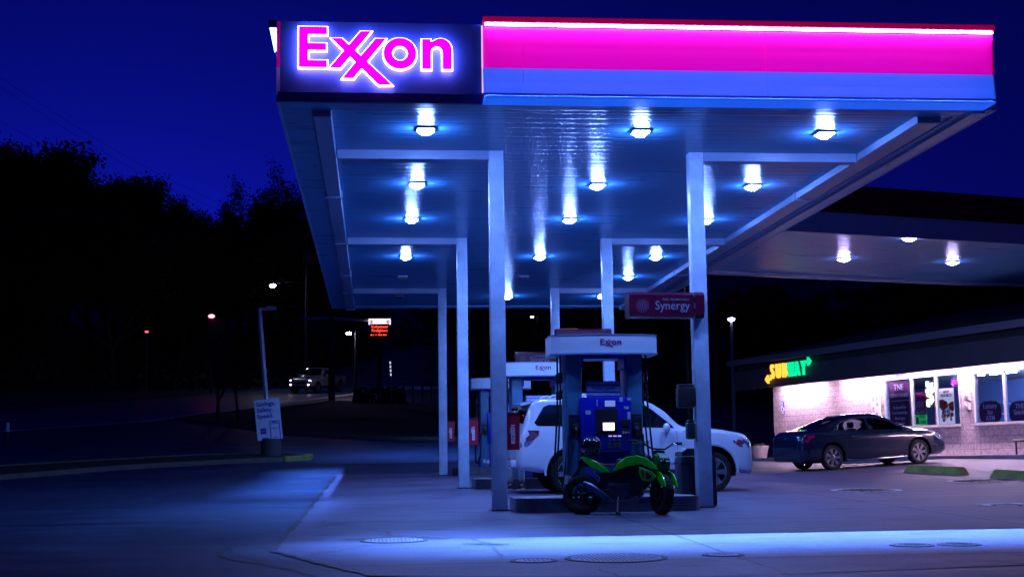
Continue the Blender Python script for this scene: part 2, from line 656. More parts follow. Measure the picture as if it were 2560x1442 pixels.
# perimeter strip one step below the soffit
q = MB()
q.box(CX0, CX0+.42, CY0, CY1, ZS-.03, ZS+.08)
q.box(CX1-.42, CX1, CY0, CY1, ZS-.03, ZS+.08)
q.box(CX0+.422, CX1-.422, CY0, CY0+.45, ZS-.03, ZS+.08)
q.box(CX0+.422, CX1-.422, CY1-.45, CY1, ZS-.03, ZS+.08)
cpart(q, 'edge_strip', SOFFIT)
# gutters and beams
q = MB()
for x0, x1 in ((CX0+.44, CX0+.70), (CX1-.98, CX1-.62)):
    ya = CY0+.46
    for yb in (26.4, 32.1, 37.6, 41.6, CY1-.46):
        q.box(x0, x1, ya, yb-.03, ZS-.12, ZS+.02, bev=.01)
        q.box(x0-.03, x1+.03, yb-.028, yb+.05, ZS-.14, ZS+.018)
        ya = yb+.052
q.box(CX1-.30, CX1-.10, CY0+.05, CY1-.05, ZS-.07, ZS-.031)
cpart(q, 'gutter', TRIM)
CLX, CRX, CYS = 2.014, 5.357, (22.968, 32.12, 41.575)
for i, y in enumerate(CYS):
    for x0, x1 in ((CX0+.72, CLX-.12), (CRX+.12, CX1-.99)):
        q = MB()
        q.box(x0, x1, y-.12, y+.12, ZS-.15, ZS+.015, bev=.008)
        cpart(q, 'cross_beam', TRIM)
    for x in (CLX, CRX):
        q = MB()
        g = G(x, y)
        q.box(x-.12, x+.12, y-.12, y+.12, g-.05, ZS+.01, bev=.012)
        c = cpart(q, 'column', COLWHITE, smooth=30)
        q = MB()
        for k in range(14):
            a = k*2*PI/14
            q.ball((x+.15*math.cos(a)+random.uniform(-.02, .02), y+.15*math.sin(a)+random.uniform(-.02, .02), g), random.uniform(.02, .045), 1, (1, 1, .5))
        q.box(x-.128, x+.128, y-.128, y+.128, g-.04, g+.025)
        cpart(q, 'column_foot', TAR)
# fascia: front lit run (red over white) and the dark sign panel
PANEL = mat('sign_panel', (.006, .06, .32), .5, var=.1, vscale=1)
LITRED = mat('red_fascia', (.80, .0, .42), .45, var=.06, vscale=.7)
m_ = bpy.data.materials.new('glow_red')
m_.use_nodes = True
b_ = m_.node_tree.nodes['Principled BSDF']
b_.inputs['Base Color'].default_value = (.92, .0, .40, 1)
b_.inputs['Roughness'].default_value = .45
b_.inputs['Emission Color'].default_value = (1.0, .0, .58, 1)
b_.inputs['Emission Strength'].default_value = .5  # even glow put in to strengthen the light bar's wash on the red
GLOWRED = m_
LITWHITE = mat('white_fascia', (.34, .44, .70), .45, var=.06, vscale=.7)
m_ = bpy.data.materials.new('glow_white')
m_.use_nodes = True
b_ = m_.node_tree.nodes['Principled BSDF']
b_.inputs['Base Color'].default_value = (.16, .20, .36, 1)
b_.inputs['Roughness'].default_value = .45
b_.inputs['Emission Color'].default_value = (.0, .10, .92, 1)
b_.inputs['Emission Strength'].default_value = .75  # blue glow put in for the light falling on the white band
GLOWWHITE = m_
FX0 = 1.56
q = MB()
q.box(CX0, FX0-.02, CY0, CY0+.06, 5.1800, 6.2117)
cpart(q, 'sign_panel', PANEL)
q = MB()
q.box(CX0-.02, FX0-.02, CY0-.07, CY0-.002, 5.0300, 5.1763, bev=.006)
cpart(q, 'fascia_trim', NAVY)
# three panel lengths each, thin gaps between
joins = [FX0, 2.14, 5.69, CX1+.02]
q = MB()
for a, b2 in zip(joins, joins[1:]):
    q.prism([(CY0-.035, 6.1622), (CY0-.01, 5.8746), (CY0-.0, 5.5720), (CY0+.05, 5.5720), (CY0+.05, 6.1622)], 'x', a+.003, b2-.003)
cpart(q, 'red_fascia', GLOWRED)
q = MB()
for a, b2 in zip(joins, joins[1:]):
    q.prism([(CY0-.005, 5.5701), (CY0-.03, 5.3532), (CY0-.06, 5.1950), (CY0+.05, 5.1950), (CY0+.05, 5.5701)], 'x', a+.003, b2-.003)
cpart(q, 'white_fascia', GLOWWHITE)
q = MB()
q.prism([(CY0-.01, 5.5701), (CY0-.06, 5.2043), (CY0+.0, 5.2043)], 'x', FX0-.016, FX0-.001)
q.box(FX0-.016, FX0-.001, CY0-.04, CY0+.02, 5.5770, 6.1821)
cpart(q, 'end_cap', emat('edge_glow', (.75, .45, 1.0), 1.1, (.6, .6, .7)))  # bright edge line put in as emission; the cap is no lamp
q = MB()
q.box(FX0, CX1+.01, CY0-.075, CY0-.001, 5.1463, 5.1913)
cpart(q, 'drip_rail', NAVY)
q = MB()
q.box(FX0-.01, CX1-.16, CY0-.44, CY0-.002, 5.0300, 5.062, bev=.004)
cpart(q, 'bottom_trim', GLOWWHITE)  # trim is no lamp; the strip's brightness is put in as emission
q = MB()
q.ball((0, CY0-.078, 5.1688), .011, 1)
riv = cpart(q, 'rivet', CHROME)
x = FX0+.25
riv.location.x = x
while x < CX1-.5:
    x += .6 if int(x*3) % 4 else .32
    c = riv.copy(); COL.objects.link(c); c.location.x = x
# light bar along the top of the lit run under a red visor
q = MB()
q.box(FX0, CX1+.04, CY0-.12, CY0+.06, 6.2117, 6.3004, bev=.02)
cpart(q, 'visor', emat('visor_red_glow', (.8, .0, .12), .30, (.6, .005, .06)))  # visor emission stands in for light caught from the bar
BAR = emat('light_bar', (.58, .24, 1.0), 85.0)
q = MB()
q.box(FX0+.03, CX1+.02, CY0-.075, CY0-.045, 6.1821, 6.2038)
cpart(q, 'light_bar', BAR)
q = MB()
q.box(0, .05, CY0-.082, CY0-.076, 6.1761, 6.1999)
led = cpart(q, 'bar_led', emat('led_bead', (.7, .45, 1.), 75.0))
led.location.x = FX0+.06
x = FX0+.16
while x < CX1:
    c = led.copy(); COL.objects.link(c); c.location.x = x
    x += .10
# other sides: unlit fascia, with light bars on the left and back
q = MB()
q.box(CX0-.05, CX0-.001, CY0, CY1, 5.0368, 5.5487)
q.box(CX1+.001, CX1+.05, CY0, CY1, 5.0368, 5.5487)
q.box(CX0, CX1, CY1+.001, CY1+.05, 5.0368, 5.5487)
cpart(q, 'side_fascia', LITWHITE)
q = MB()
q.box(CX0-.05, CX0-.001, CY0, CY1, 5.5515, 6.2117)
q.box(CX1+.001, CX1+.05, CY0, CY1, 5.5515, 6.2117)
q.box(CX0, CX1, CY1+.001, CY1+.05, 5.5515, 6.2117)
cpart(q, 'side_fascia', LITRED)
q = MB()
q.box(CX0-.17, CX0-.055, CY0+.05, CY1, 6.1325, 6.2413, bev=.01)
q.box(CX0, CX1, CY1+.06, CY1+.16, 6.1325, 6.2413, bev=.01)
cpart(q, 'bar_housing', NAVY)
q = MB()
q.prism([(CX0-.155, 6.1275), (CX0-.06, 6.1275), (CX0-.06, 5.8150), (CX0-.085, 5.7853)], 'y', CY0+.06, CY0+.12)
q.box(CX0-.13, CX0-.09, CY0+.13, CY1-.1, 6.1077, 6.1305)
q.box(CX0+.1, CX1-.1, CY1+.09, CY1+.13, 6.1077, 6.1305)
cpart(q, 'light_bar', emat('bar_white', (.22, .34, 1.), 9.0))
# beams of the bars, shaded by the ledge of the fascia below them
def bar_lamp(x, y, z, L_, along, aim, power, spread, colr):
    ld = bpy.data.lights.new('bar_beam', 'AREA')
    ld.shape = 'RECTANGLE'
    ld.size, ld.size_y = L_, .02
    ld.energy = power
    ld.color = colr
    ld.spread = spread
    o = bpy.data.objects.new('bar_beam', ld)
    COL.objects.link(o)
    zax = -Vector(aim).normalized()
    xax = Vector(along)
    yax = zax.cross(xax)
    o.matrix_world = Matrix.Translation(Vector((x, y, z))) @ Matrix((xax, yax, zax)).transposed().to_4x4()
    o.matrix_world.translation -= can_base
    o.parent = can
    return o
LEDC = (.10, .27, 1.0)
bar_lamp(4.7, CY0-.05, 6.1622, 8.8, (1, 0, 0), (0, -.36, -1), 1300, R(36), LEDC)
bar_lamp(CX0-.14, 36.5, 6.0928, 15, (0, 1, 0), (-.02, 0, -1), 520, R(34), LEDC)
bar_lamp(CX0-.14, 24, 6.0928, 8, (0, 1, 0), (-.04, -.25, -1), 300, R(62), LEDC)
bar_lamp(4, CY1+.11, 6.1027, 10, (1, 0, 0), (0, .5, -1), 400, R(80), LEDC)

# the halo-lit sign
def exxon_polys():
    """outlines in logo units (E from x=0, base y=0, cap height 1; lower case below)"""
    def c(pts): return [((x-342)/340., (545-y)/340.) for x, y in pts]
    P = []
    P.append(c([(342, 205), (572, 205), (572, 268), (418, 268), (418, 342), (565, 342), (565, 400), (418, 400), (418, 485), (572, 485), (572, 545), (342, 545)]))
    P.append(c([(605, 298), (692, 298), (1100, 685), (990, 680+5)]))
    P.append(c([(845, 237), (930, 237), (680, 548), (590, 548)]))
    P.append(c([(965, 298), (1050, 298), (785, 633), (695, 633)]))
    o = []
    N = 40
    for k in range(N+1):
        a = 2*PI*k/N
        o.append((1165+135*math.cos(a), 420-130*math.sin(a)))
    for k in range(N+1):
        a = -2*PI*k/N
        o.append((1165+63*math.cos(a), 420-62*math.sin(a)))
    P.append(c(o))
    n = [(1345, 548), (1345, 297), (1416, 297), (1416, 318)]
    for k in range(13):
        a = PI*.72 - PI*.72*k/12
        n.append((1500+90*math.cos(a), 385-95*math.sin(a)))
    n += [(1590, 548), (1514, 548)]
    for k in range(13):
        a = PI*k/12
        n.append((1467+47*math.cos(a), 405-48*math.sin(a)))
    n += [(1420, 548)]
    P.append(c(n))
    return P
XP = exxon_polys()
def offset_poly(poly, d):
    n = len(poly)
    out = []
    for i in range(n):
        p0, p1, p2 = Vector(poly[i-1]), Vector(poly[i]), Vector(poly[(i+1) % n])
        e1, e2 = (p1-p0), (p2-p1)
        if e1.length < 1e-6: e1 = e2
        if e2.length < 1e-6: e2 = e1
        n1 = Vector((e1.y, -e1.x)).normalized(); n2 = Vector((e2.y, -e2.x)).normalized()
        b = (n1+n2)
        if b.length < .2: b = n1
        b.normalize()
        k = d/max(.5, b.dot(n1))
        out.append(tuple(p1 + b*k))
    return out
def area2(p):
    return sum(p[i][0]*p[(i+1) % len(p)][1]-p[(i+1) % len(p)][0]*p[i][1] for i in range(len(p)))
XP = [p if area2(p) > 0 else p[::-1] for p in XP]
def logo(parent, x0, z0, s, y, depth, m_, name='letter', off=0., step=.0, one=False):
    """the word mark in the local X-Z plane, front faces at y-depth"""
    q = MB() if one else None
    for i, P in enumerate(XP):
        P2 = offset_poly(P, off) if off else P
        qq = q or MB()
        qq.prism([(x0+a*s, z0+b2*s) for a, b2 in P2], 'y', y-depth-step*i, y)
        if not one: qq.build(name, m_, parent)
    if one: return q.build(name, m_, parent)
lp = at(746.9, 170.3, CY0-.07)
sg = empty('illuminated_sign', (lp.x, CY0, lp.z), 0, 'glowing pink Exxon letters with a white halo on the dark panel', 'sign')
FACE = emat('letter_face', (1.0, .0, .82), 1.25, (.3, .0, .2))
HALO = emat('letter_halo', (.85, .36, 1.0), 20.0, (.5, .5, .5))
logo(sg, 0, 0, .585, -.095, .03, FACE, 'letter', 0, .0025)
logo(sg, 0, 0, .585, -.055, .036, HALO, 'halo_rim', .024, .0015)
# halo tubes right at the panel wash the panel with light

# ------------------------------------------------------------------ lamps under the canopies
LX, LY = (.803, 4.133, 7.068), (21.314, 25.624, 29.389, 34.853, 38.753, 43.356)
LAMPC = (.17, .32, 1.0)
LENS = emat('lamp_lens', LAMPC, 690.0)
LENS2 = emat('small_lamp_lens', (.5, .42, 1.0), 170.0)
DEAD = mat('dead_lens', (.12, .14, .18), .3)
HOUS = mat('lamp_housing', (.5, .55, .62), .4)
def lamp_proto(lens, lab, group):
    o = empty('canopy_lamp', (0, 0, 0), 0, lab, 'lamp', group)
    q = MB()
    q.box(-.14, .14, -.14, .14, -.035, 0, bev=.010)
    q.build('housing', HOUS, o)
    q = MB()
    a, b2 = .125, .05
    t_ = [(-a, -a, -.036), (a, -a, -.036), (a, a, -.036), (-a, a, -.036)]
    t2 = [(-b2, -b2, -.095), (b2, -b2, -.095), (b2, b2, -.095), (-b2, b2, -.095)]
    for i in range(4):
        j = (i+1) % 4
        q.quad((t_[i], t_[j], t2[j], t2[i]))
    q.quad(t2[::-1])
    q.build('lens', lens, o)
    return o
rown = ['front row behind the fascia', 'second row behind the front columns', 'third row', 'fourth row ahead of the middle columns', 'fifth row', 'last row at the back edge']
coln = ['left', 'middle', 'right']
lit = lamp_proto(LENS, 'x', 'square lamps under the large canopy')
dead = lamp_proto(DEAD, 'x', 'square lamps under the large canopy')
used = {id(lit): False, id(dead): False}
for i, x in enumerate(LX):
    for j, y in enumerate(LY):
        off = (i, j) in ((0, 4), (0, 5), (1, 4))
        p = dead if off else lit
        lab = ('unlit ' if off else 'glowing ') + 'canopy lamp, %s one of the %s' % (coln[i], rown[j])
        if used[id(p)]: o = copy_tree(p, label=lab)
        else:
            o = p; o['label'] = lab; used[id(p)] = True
        o.location = (x, y, ZS)
# second canopy, turned toward the shop
A = at(1952, 575, 31.2); A2 = at(2560, 600, 33.2)
hd = Vector((A2.x-A.x, A2.y-A.y, 0)).normalized()
hx = math.atan2(hd.y, hd.x)
Z2X = 0
can2 = empty('link_canopy', (A.x, A.y, 0), hx, 'unlit fascia canopy joining the fuel canopy to the shop', 'canopy')
Z2 = A.z
D2 = 7.3
q = MB(); q.box(.2, 14, .25, D2-.2, Z2+.03, Z2+.09); o2 = q.build('soffit', SOFFIT, can2)
q = MB(); q.box(.05, 14, 0, D2, Z2+.12, Z2+.9); q.build('deck', DKSTEEL, can2)
q = MB(); q.box(.2, 14, 0, .24, Z2, Z2+.1); q.box(.2, 14, D2-.18, D2, Z2, Z2+.1); q.box(.2, 14, D2-.62, D2-.3, Z2-.06, Z2+.028, bev=.01)
q.build('gutter', TRIM, can2)
q = MB(); q.box(-.6, 14, -.05, -.002, Z2-.02, Z2+.47); q.build('white_fascia', LITWHITE, can2)
q = MB(); q.box(-.6, 14, -.05, -.002, Z2+.472, Z2+1.14); q.build('red_fascia', mat('unlit_red', (.10, .0, .004), .8), can2)
inv2 = Matrix.Rotation(-hx, 3, 'Z')
p2 = lamp_proto(LENS2, 'x', 'lamps under the linking canopy')
for k, (px, py, lab) in enumerate(((2110, 648, 'left one of the pair of lamps near the back edge of the linking canopy'), (2274, 596, 'single lamp near the front edge of the linking canopy'), (2382, 656, 'right one of the pair of lamps near the back edge of the linking canopy'))):
    d = ray(px, py); Y = Z2/d.z
    o = p2 if k == 0 else copy_tree(p2)
    o['label'] = lab
    o.location = (d.x*Y, d.y*Y, Z2+.03)
    o.rotation_euler = (0, 0, hx)

# ------------------------------------------------------------------ pump islands, pumps and what hangs on the columns
ISX = 3.685
def island(y, lab):
    o = empty('pump_island', (ISX, y, G(ISX, y)), 0, lab, 'pump island', 'pump islands')
    def outline(r):
        pts = []
        L_, W_ = 1.46+r, .86+r
        for (cx, cy, a0) in ((L_-.35, W_-.35, 0), (-L_+.35, W_-.35, 90), (-L_+.35, -W_+.35, 180), (L_-.35, -W_+.35, 270)):
            for k in range(7):
                a = R(a0+15*k)
                pts.append((cx+.35*math.cos(a), cy+.35*math.sin(a)))
        return pts
    q = MB(); q.prism(outline(-.012), 'z', -.06, .205); q.build('kerb_block', CONC, o)
    q = MB()
    q.prism(outline(.0), 'z', -.06, .19)
    q.prism(outline(.008), 'z', .17, .212)
    q.build('steel_rim', mat('island_steel', (.16, .17, .20), .32, metal=.8, var=.4, vscale=6), o)
    q = MB(); q.prism(outline(-.05), 'z', .19, .2155); q.build('top_slab', CONC, o)
    return o
for y, lab in zip(CYS, ('steel-rimmed concrete island under the nearest pump and green motorbike', 'middle concrete island beside the white sport utility vehicle', 'farthest concrete island at the back of the canopy')):
    island(y-.02, lab)

WHITEP = mat('pump_white', (.68, .78, .86), .35, var=.06, vscale=2)
LCD = emat('pump_screen', (.9, .75, 1.0), 3.2)
GLOW = emat('lit_key', (.55, .4, 1.0), .9)
STICK = mat('sticker', (.55, .6, .7), .5, var=.3, vscale=30)
PRICE = mat('price_board', (.34, .46, .80), .35, var=.55, vscale=9, stretch=(1, 1, 3))
def pump(y, lab, num, hang=1.):
    g = G(ISX, y)+.212
    o = empty('fuel_pump', (ISX+.02, y, g), 0, lab, 'fuel pump', 'fuel pumps')
    # header: bowed front and back
    def hdr(r):
        pts = []
        for sy in (-1, 1):
            row = []
            for k in range(17):
                u = -1+2*k/16
                x = .865*math.copysign(min(1, abs(u)**.9), u)
                yy = .40+.14*(1-u*u)+r
                if abs(u) == 1: yy -= .05
                row.append((x*(1+r), sy*yy))
            pts += row if sy < 0 else row[::-1]
        return pts
    H0, H1 = 2.27, 2.575
    q = MB(); q.prism(hdr(0), 'z', H0, H1); q.build('header', WHITEP, o, smooth=35)
    q = MB(); q.prism(hdr(.012), 'z', H0-.012, H0+.012); q.prism(hdr(.008), 'z', H1-.01, H1+.004); q.build('header_rim', TRIM, o)
    lg = logo(o, -.09, H1-.170, .094, -.5415, .003, BRAND, 'lettering', 0, .0003, one=True)
    for v in lg.data.vertices:
        u_ = (abs(v.co.x)/.865)**(1/.9)
        v.co.y += .14*u_*u_
    # pillars either side, open between them above the cabinet
    for s_ in (-1, 1):
        q = MB()
        q.box(s_*.49-.125, s_*.49+.125, -.33, .33, 0, H0, bev=.03)
        q.build('pillar', PILLAR, o, smooth=30)
        q = MB()
        q.box(s_*.49-.10, s_*.49+.10, -.345, -.332, .95, 1.25)
        q.box(s_*.49-.10, s_*.49+.10, -.338, -.331, 1.28, 1.30)
        q.build('nozzle_boot', BLACK, o)
    q = MB()
    q.box(-.36, .36, -.30, .30, H0-.07, H0-.002)
    q.box(-.364, -.33, -.30, .30, H0-.22, H0-.072); q.box(.33, .364, -.30, .30, H0-.22, H0-.072)
    q.build('upper_frame', BLUE, o)
    # cabinet with bezel, screen, keypad, card reader, stickers
    CT = 1.58
    q = MB()
    q.box(-.415, .415, -.42, .36, .72, CT, bev=.025)
    q.build('cabinet', BLUE, o, smooth=30)
    q = MB(); q.box(-.37, .37, -.36, .34, .02, .715, bev=.015); q.build('lower_door', NAVY, o, smooth=30)
    q = MB(); q.box(-.17, .19, -.436, -.421, .98, CT-.19, bev=.006); q.build('bezel', BLACK, o)
    q = MB(); q.box(-.085, .155, -.447, -.437, 1.03, 1.18, bev=.003); q.build('screen_frame', BLACK, o)
    q = MB(); q.box(-.055, .125, -.453, -.448, 1.045, 1.165); q.build('screen', LCD, o)
    q = MB()
    for k in range(3):
        q.box(.03+k*.075, .085+k*.075, -.446, -.437, .945, .965)
    q.build('grade_button', GLOW, o)
    q = MB()
    for k in range(3):
        for l in range(3):
            q.box(.03+k*.075, .08+k*.075, -.443, -.421, .77+l*.05, .80+l*.05, bev=.004)
    q.build('keypad', mat('keypad', (.06, .09, .09), .4), o)
    q = MB(); q.box(.24, .38, -.452, -.421, 1.10, 1.22, bev=.008); q.box(.24, .38, -.47, -.421, .98, 1.07, bev=.008); q.build('card_reader', BLACK, o)
    q = MB()
    for k in range(3): q.box(.25+k*.045, .28+k*.045, -.474, -.471, .99+.005*k, 1.03-.006*k)
    q.build('receipt_slot', STICK, o)
    q = MB(); q.box(-.015, .15, -.428, -.4205, CT-.155, CT-.06); q.build('volume_display', emat('display_lcd', (.25, .35, .9), .5, (.4, .45, .5)), o)
    q = MB()
    for a, b2, c, d in ((-.33, -.245, CT-.28, CT-.215), (.22, .275, CT-.08, CT-.01), (.35, .41, CT-.06, CT-.02), (.29, .37, CT-.20, CT-.155), (.345, .395, CT-.36, CT-.24)):
        q.box(a, b2, -.4265, -.4205, c, d)
    q.build('sticker', STICK, o)
    text(num, .15, STICK, o, (-.14, -.424, CT-.10), name='pump_number')
    # price topper board leaning back above the cabinet
    tm = Matrix.Translation((0, -.30, CT)) @ Matrix.Rotation(R(-14), 4, 'X')
    q = MB(); q.box(-.29, .27, -.02, .02, .0, .265, mtx=tm); q.build('topper', NAVY, o)
    q = MB()
    for z0, z1 in ((.02, .065), (.09, .185), (.205, .25)):
        q.box(-.275, .255, -.026, -.0205, z0, z1, mtx=tm)
    q.build('topper_strip', PRICE, o)
    # hoses down both sides, with their nozzles hung in the boots
    for s_ in (-1, 1):
        for dy in (-.22, .14):
            x = s_*.70
            q = MB()
            pts = [(x, dy, H0-.01), (x, dy, 1.9), (x+s_*.01, dy-.02, 1.5), (x+s_*.05*hang, dy-.05, .9), (x+s_*.10*hang, dy-.08, .35), (x+s_*.06*hang, dy-.10, .13), (x-s_*.03, dy-.12, .12), (x-s_*.08, dy-.13, .4), (s_*.60, -.37, .98)]
            sm_ = []
            for i in range(len(pts)-1):
                for k in range(4): sm_.append(Vector(pts[i]).lerp(Vector(pts[i+1]), k/4))
            sm_.append(Vector(pts[-1]))
            for _ in range(3):
                sm_ = [sm_[0]]+[(sm_[i-1]+sm_[i]*2+sm_[i+1])/4 for i in range(1, len(sm_)-1)]+[sm_[-1]]
            q.tube(sm_, .016, 8)
            h = q.build('hose', RUBBER, o, smooth=True)
            q = MB(); q.tube([(x, dy, 1.98), (x, dy, 1.82)], .034, 10); q.build('breakaway', BLACK, h, smooth=30)
            q = MB(); q.tube([(x+s_*.004, dy-.01, 1.70), (x+s_*.006, dy-.015, 1.56)], .028, 10); q.build('swivel', BLACK, h, smooth=30)
        q = MB()
        q.box(s_*.49-.05, s_*.49+.05, -.43, -.35, 1.03, 1.16, bev=.02)
        q.tube([(s_*.49, -.39, 1.12), (s_*.49, -.47, 1.05), (s_*.49, -.45, .90)], [.025, .02, .016], 8)
        q.build('nozzle', BLACK, o, smooth=30)
    q = MB()
    q.box(-.55, .55, -.34, .34, -.003, .03)
    q.build('base', DKSTEEL, o)
    return o
pump(23.0, 'nearest fuel pump, blue cabinet with a glowing screen and number one', '1')
pump(32.14, 'middle fuel pump, white header seen above the white sport utility vehicle', '2', .6)
p3 = pump(41.6, 'farthest fuel pump, partly hidden by the left columns', '3', .6)
# white lower panel and dotted emblem on the end of the far pump
q = MB()
random.seed(3)
for k in range(26):
    a = R(60+9*k); r_ = .12+.05*((k*7) % 3)
    q.ball((-.645, r_*math.cos(a)*.6-.02, .50+r_*math.sin(a)*.8), .014, 1)
q.build('emblem', mat('print_white', (.75, .8, .9), .5), p3)
q = MB(); q.box(-.64, -.616, -.33, .30, .02, .86); q.build('end_panel', BLUE, p3)
logo(p3, -.54, .14, .10, -.345, .004, MATS['print_white'], 'lettering', 0, .0004, one=True)
SIGNT = mat('sign_print', (.22, .26, .36), .5)
def flag_sign(x, y, z0, lab):
    """red banner box clamped to a column"""
    o = empty('banner_sign', (x, y, z0), 0, lab, 'sign', 'red banner signs on the right columns')
    rot = Matrix.Rotation(R(3.0), 4, 'Z')
    q = MB()
    q.prism([(-.17, .02), (-.17, .37), (-.09, .42), (.11, .42), (.15, .37), (.15, .02), (.05, 0), (-.10, 0)], 'x', -1.24, -.16, mtx=rot)
    q.build('panel', RED, o)
    q = MB()
    q.prism([(-.16, .06), (-.17, .37), (-.09, .425), (.11, .425), (.15, .37), (.14, .06), (.08, .0), (-.1, .0)], 'x', -.12, .03)
    q.build('clamp', RED, o)
    q = MB(); q.box(-.165, -.115, -.12, .12, .10, .16); q.box(-.165, -.115, -.12, .12, .28, .34); q.build('bracket', DKSTEEL, o)
    yf = -.174
    text('Synergy', .20, SIGNT, o, rot @ Vector((-.52, yf, .19)), rot=rot, name='lettering', sx=.93, ext=.003)
    text('FUEL TECHNOLOGY', .052, SIGNT, o, rot @ Vector((-.46, yf, .292)), rot=rot, name='lettering', sx=.92, ext=.003)
    q = MB()
    for rr_, n, s_ in ((.0, 1, .014), (.045, 9, .009), (.075, 15, .008), (.105, 18, .006)):
        for k in range(n):
            a = 2*PI*k/n+rr_*9
            q.ball(rot @ Vector((-1.02+rr_*math.cos(a), yf+.002, .19+rr_*math.sin(a))) , s_, 1, (1, .6, 1))
    q.build('emblem', SIGNT, o)
    return o
def flag_at(px_top, py_top, px_bot, py_bot, y): return at((px_top+px_bot)/2, py_bot, y)
for k, y in enumerate(CYS):
    zb = (2.29, 2.55, 2.76)[k]
    flag_sign(CRX, y-.12-.0, zb, ('red banner sign on the nearest right column above the pump', 'red banner sign on the middle right column just above the nearest pump header', 'red banner sign on the farthest right column above the middle pump header')[k])
# fire extinguisher cabinets on the left columns
FONTW = mat('fire_print', (.72, .72, .8), .5)
for k, y in enumerate(CYS):
    z = G(CLX, y)+.97
    o = empty('extinguisher_box', (CLX+.123, y, z), 0, ('red fire extinguisher box on the front left column', 'red fire extinguisher box on the middle left column', 'red fire extinguisher box on the farthest left column')[k], 'extinguisher box', 'red extinguisher boxes')
    q = MB(); q.prism([(0, 0), (.21, 0), (.215, .58), (.21, .60), (0, .57)], 'y', -.02, .2); q.build('cabinet', mat('box_red', (.40, .005, .03), .4, var=.1), o)
    q = MB(); q.box(.0, .214, -.03, -.018, .565, .60, bev=.004); q.build('lid', RED, o)
    q = MB()
    q.prism([(.075, .10), (.135, .10), (.135, .34), (.125, .37), (.085, .37), (.075, .34)], 'y', -.026, -.021)
    q.box(.07, .14, -.026, -.0215, .385, .40)
    q.tube([(.075, -.023, .37), (.06, -.023, .36), (.055, -.023, .26)], .006, 6)
    q.build('symbol', FONTW, o)
    for i, ch in enumerate('FIRE'):
        text(ch, .062, MATS['box_red'], o, (.105, -.0285, .325-i*.058), name='lettering', ext=.002, bold=.01)
# towel dispenser boxes on the front right column
def wallbox(px0, py0, px1, py1, y, lab, name):
    a, b2 = at(px0, py0, y), at(px1, py1, y)
    W_, H_ = b2.x-a.x, a.z-b2.z
    o = empty(name, ((a.x+b2.x)/2, y+.12, b2.z), 0, lab, 'dispenser')
    q = MB(); q.box(-W_/2, W_/2, -.14, .12, .0, H_*.9, bev=.03); q.build('case', BLACK, o, smooth=30)
    q = MB(); q.box(-W_/2+.01, W_/2-.01, -.13, .11, H_*.9+.002, H_, bev=.012); q.build('lid', DKSTEEL, o, smooth=30)
    q = MB(); q.box(-W_/4, W_/4, -.146, -.141, H_*.1, H_*.3, bev=.002); q.build('slot', RUBBER, o)
    return o
wallbox(1696, 960, 1739, 1018, 22.83, 'larger black towel dispenser, the upper box on the front right column', 'towel_dispenser')
wallbox(1720, 1050, 1739, 1097, 22.80, 'smaller black squeegee holder, the lower box on the front right column', 'squeegee_holder')
# litter bin behind the front right column
bx = at(1743, 1270, 23.45)
o = empty('litter_bin', (bx.x, 23.5, G(bx.x, 23.5)), 0, 'tall dark litter bin behind the front right column', 'litter bin')
q = MB(); q.box(-.30, .30, -.28, .28, 0, .82, bev=.045); q.build('bin_body', mat('bin_navy', (.012, .016, .04), .5, var=.2), o, smooth=30)
q = MB(); q.box(-.305, .305, -.285, .285, .70, .725); q.build('band', BLACK, o)
q = MB(); q.prism([(-.29, .825), (-.27, .90), (-.18, .95), (.18, .95), (.27, .90), (.29, .825)], 'y', -.27, .27); q.build('hood', BLACK, o, smooth=30)

# ------------------------------------------------------------------ covers set in the slab
def cover(px, py, rad, lab, dark=False, dashes=0, group='round covers in the slab'):
    p = gr(px, py)
    o = empty('manhole_cover', (p.x, p.y, G(p.x, p.y)+.008), 0, lab, 'manhole cover', group)
    o.rotation_euler = (math.atan(.022), 0, 0)
    q = MB(); q.lathe([(rad, -.005), (rad+.045, -.005), (rad+.045, .006), (rad, .009)], 40, closed=True); q.build('rim', TAR, o)
    q = MB()
    q.lathe([(rad-.006, -.004), (rad-.012, .008), (.001, .010)], 40)
    n = int(rad/.045)
    for i in range(-n, n+1):
        for j in range(-n, n+1):
            x, y = i*.045*1.0, j*.045*1.0
            if math.hypot(x, y) < rad-.05 and (rad < .6 or (i+j) % 2 == 0):
                q.box(x-.013, x+.013, y-.013, y+.013, .010, .0135)
    q.build('lid', mat('cover_iron', (.22, .22, .25), .5, metal=.3, var=.3) if not dark else mat('cover_dark', (.05, .05, .06), .5, metal=.3), o)
    if dashes:
        q = MB()
        for k in range(dashes):
            a0, a1 = 2*PI*k/dashes, 2*PI*(k+.78)/dashes
            ring = []
            for t_ in range(5):
                a = a0+(a1-a0)*t_/4
                ring.append((a,))
            for t_ in range(4):
                aa, ab = ring[t_][0], ring[t_+1][0]
                def dp(r_, a_):
                    x_, y_ = r_*math.cos(a_), r_*math.sin(a_)
                    return (x_, y_, G(p.x+x_, p.y+y_)-G(p.x, p.y)-y_*.022+.007)
                q.quad([dp(rad+.06, aa), dp(rad+.19, aa), dp(rad+.19, ab), dp(rad+.06, ab)])
        q.build('painted_ring', mat('paint_white', (.62, .62, .64), .6, var=.25, vscale=6), o)
    return o
cover(1540, 1396, .47, 'largest round cover, in the bright strip at the front of the slab')
cover(1334, 1403, .19, 'small round cover at the left of the largest one')
cover(1808, 1388, .17, 'small round cover at the right of the largest one')
cover(985, 1352, .36, 'round cover with a cracked dark collar near the left corner of the slab')
cover(2280, 1364, .19, 'left of two studded covers at the lower right of the slab', True)
cover(2398, 1362, .19, 'right of two studded covers at the lower right of the slab', True)
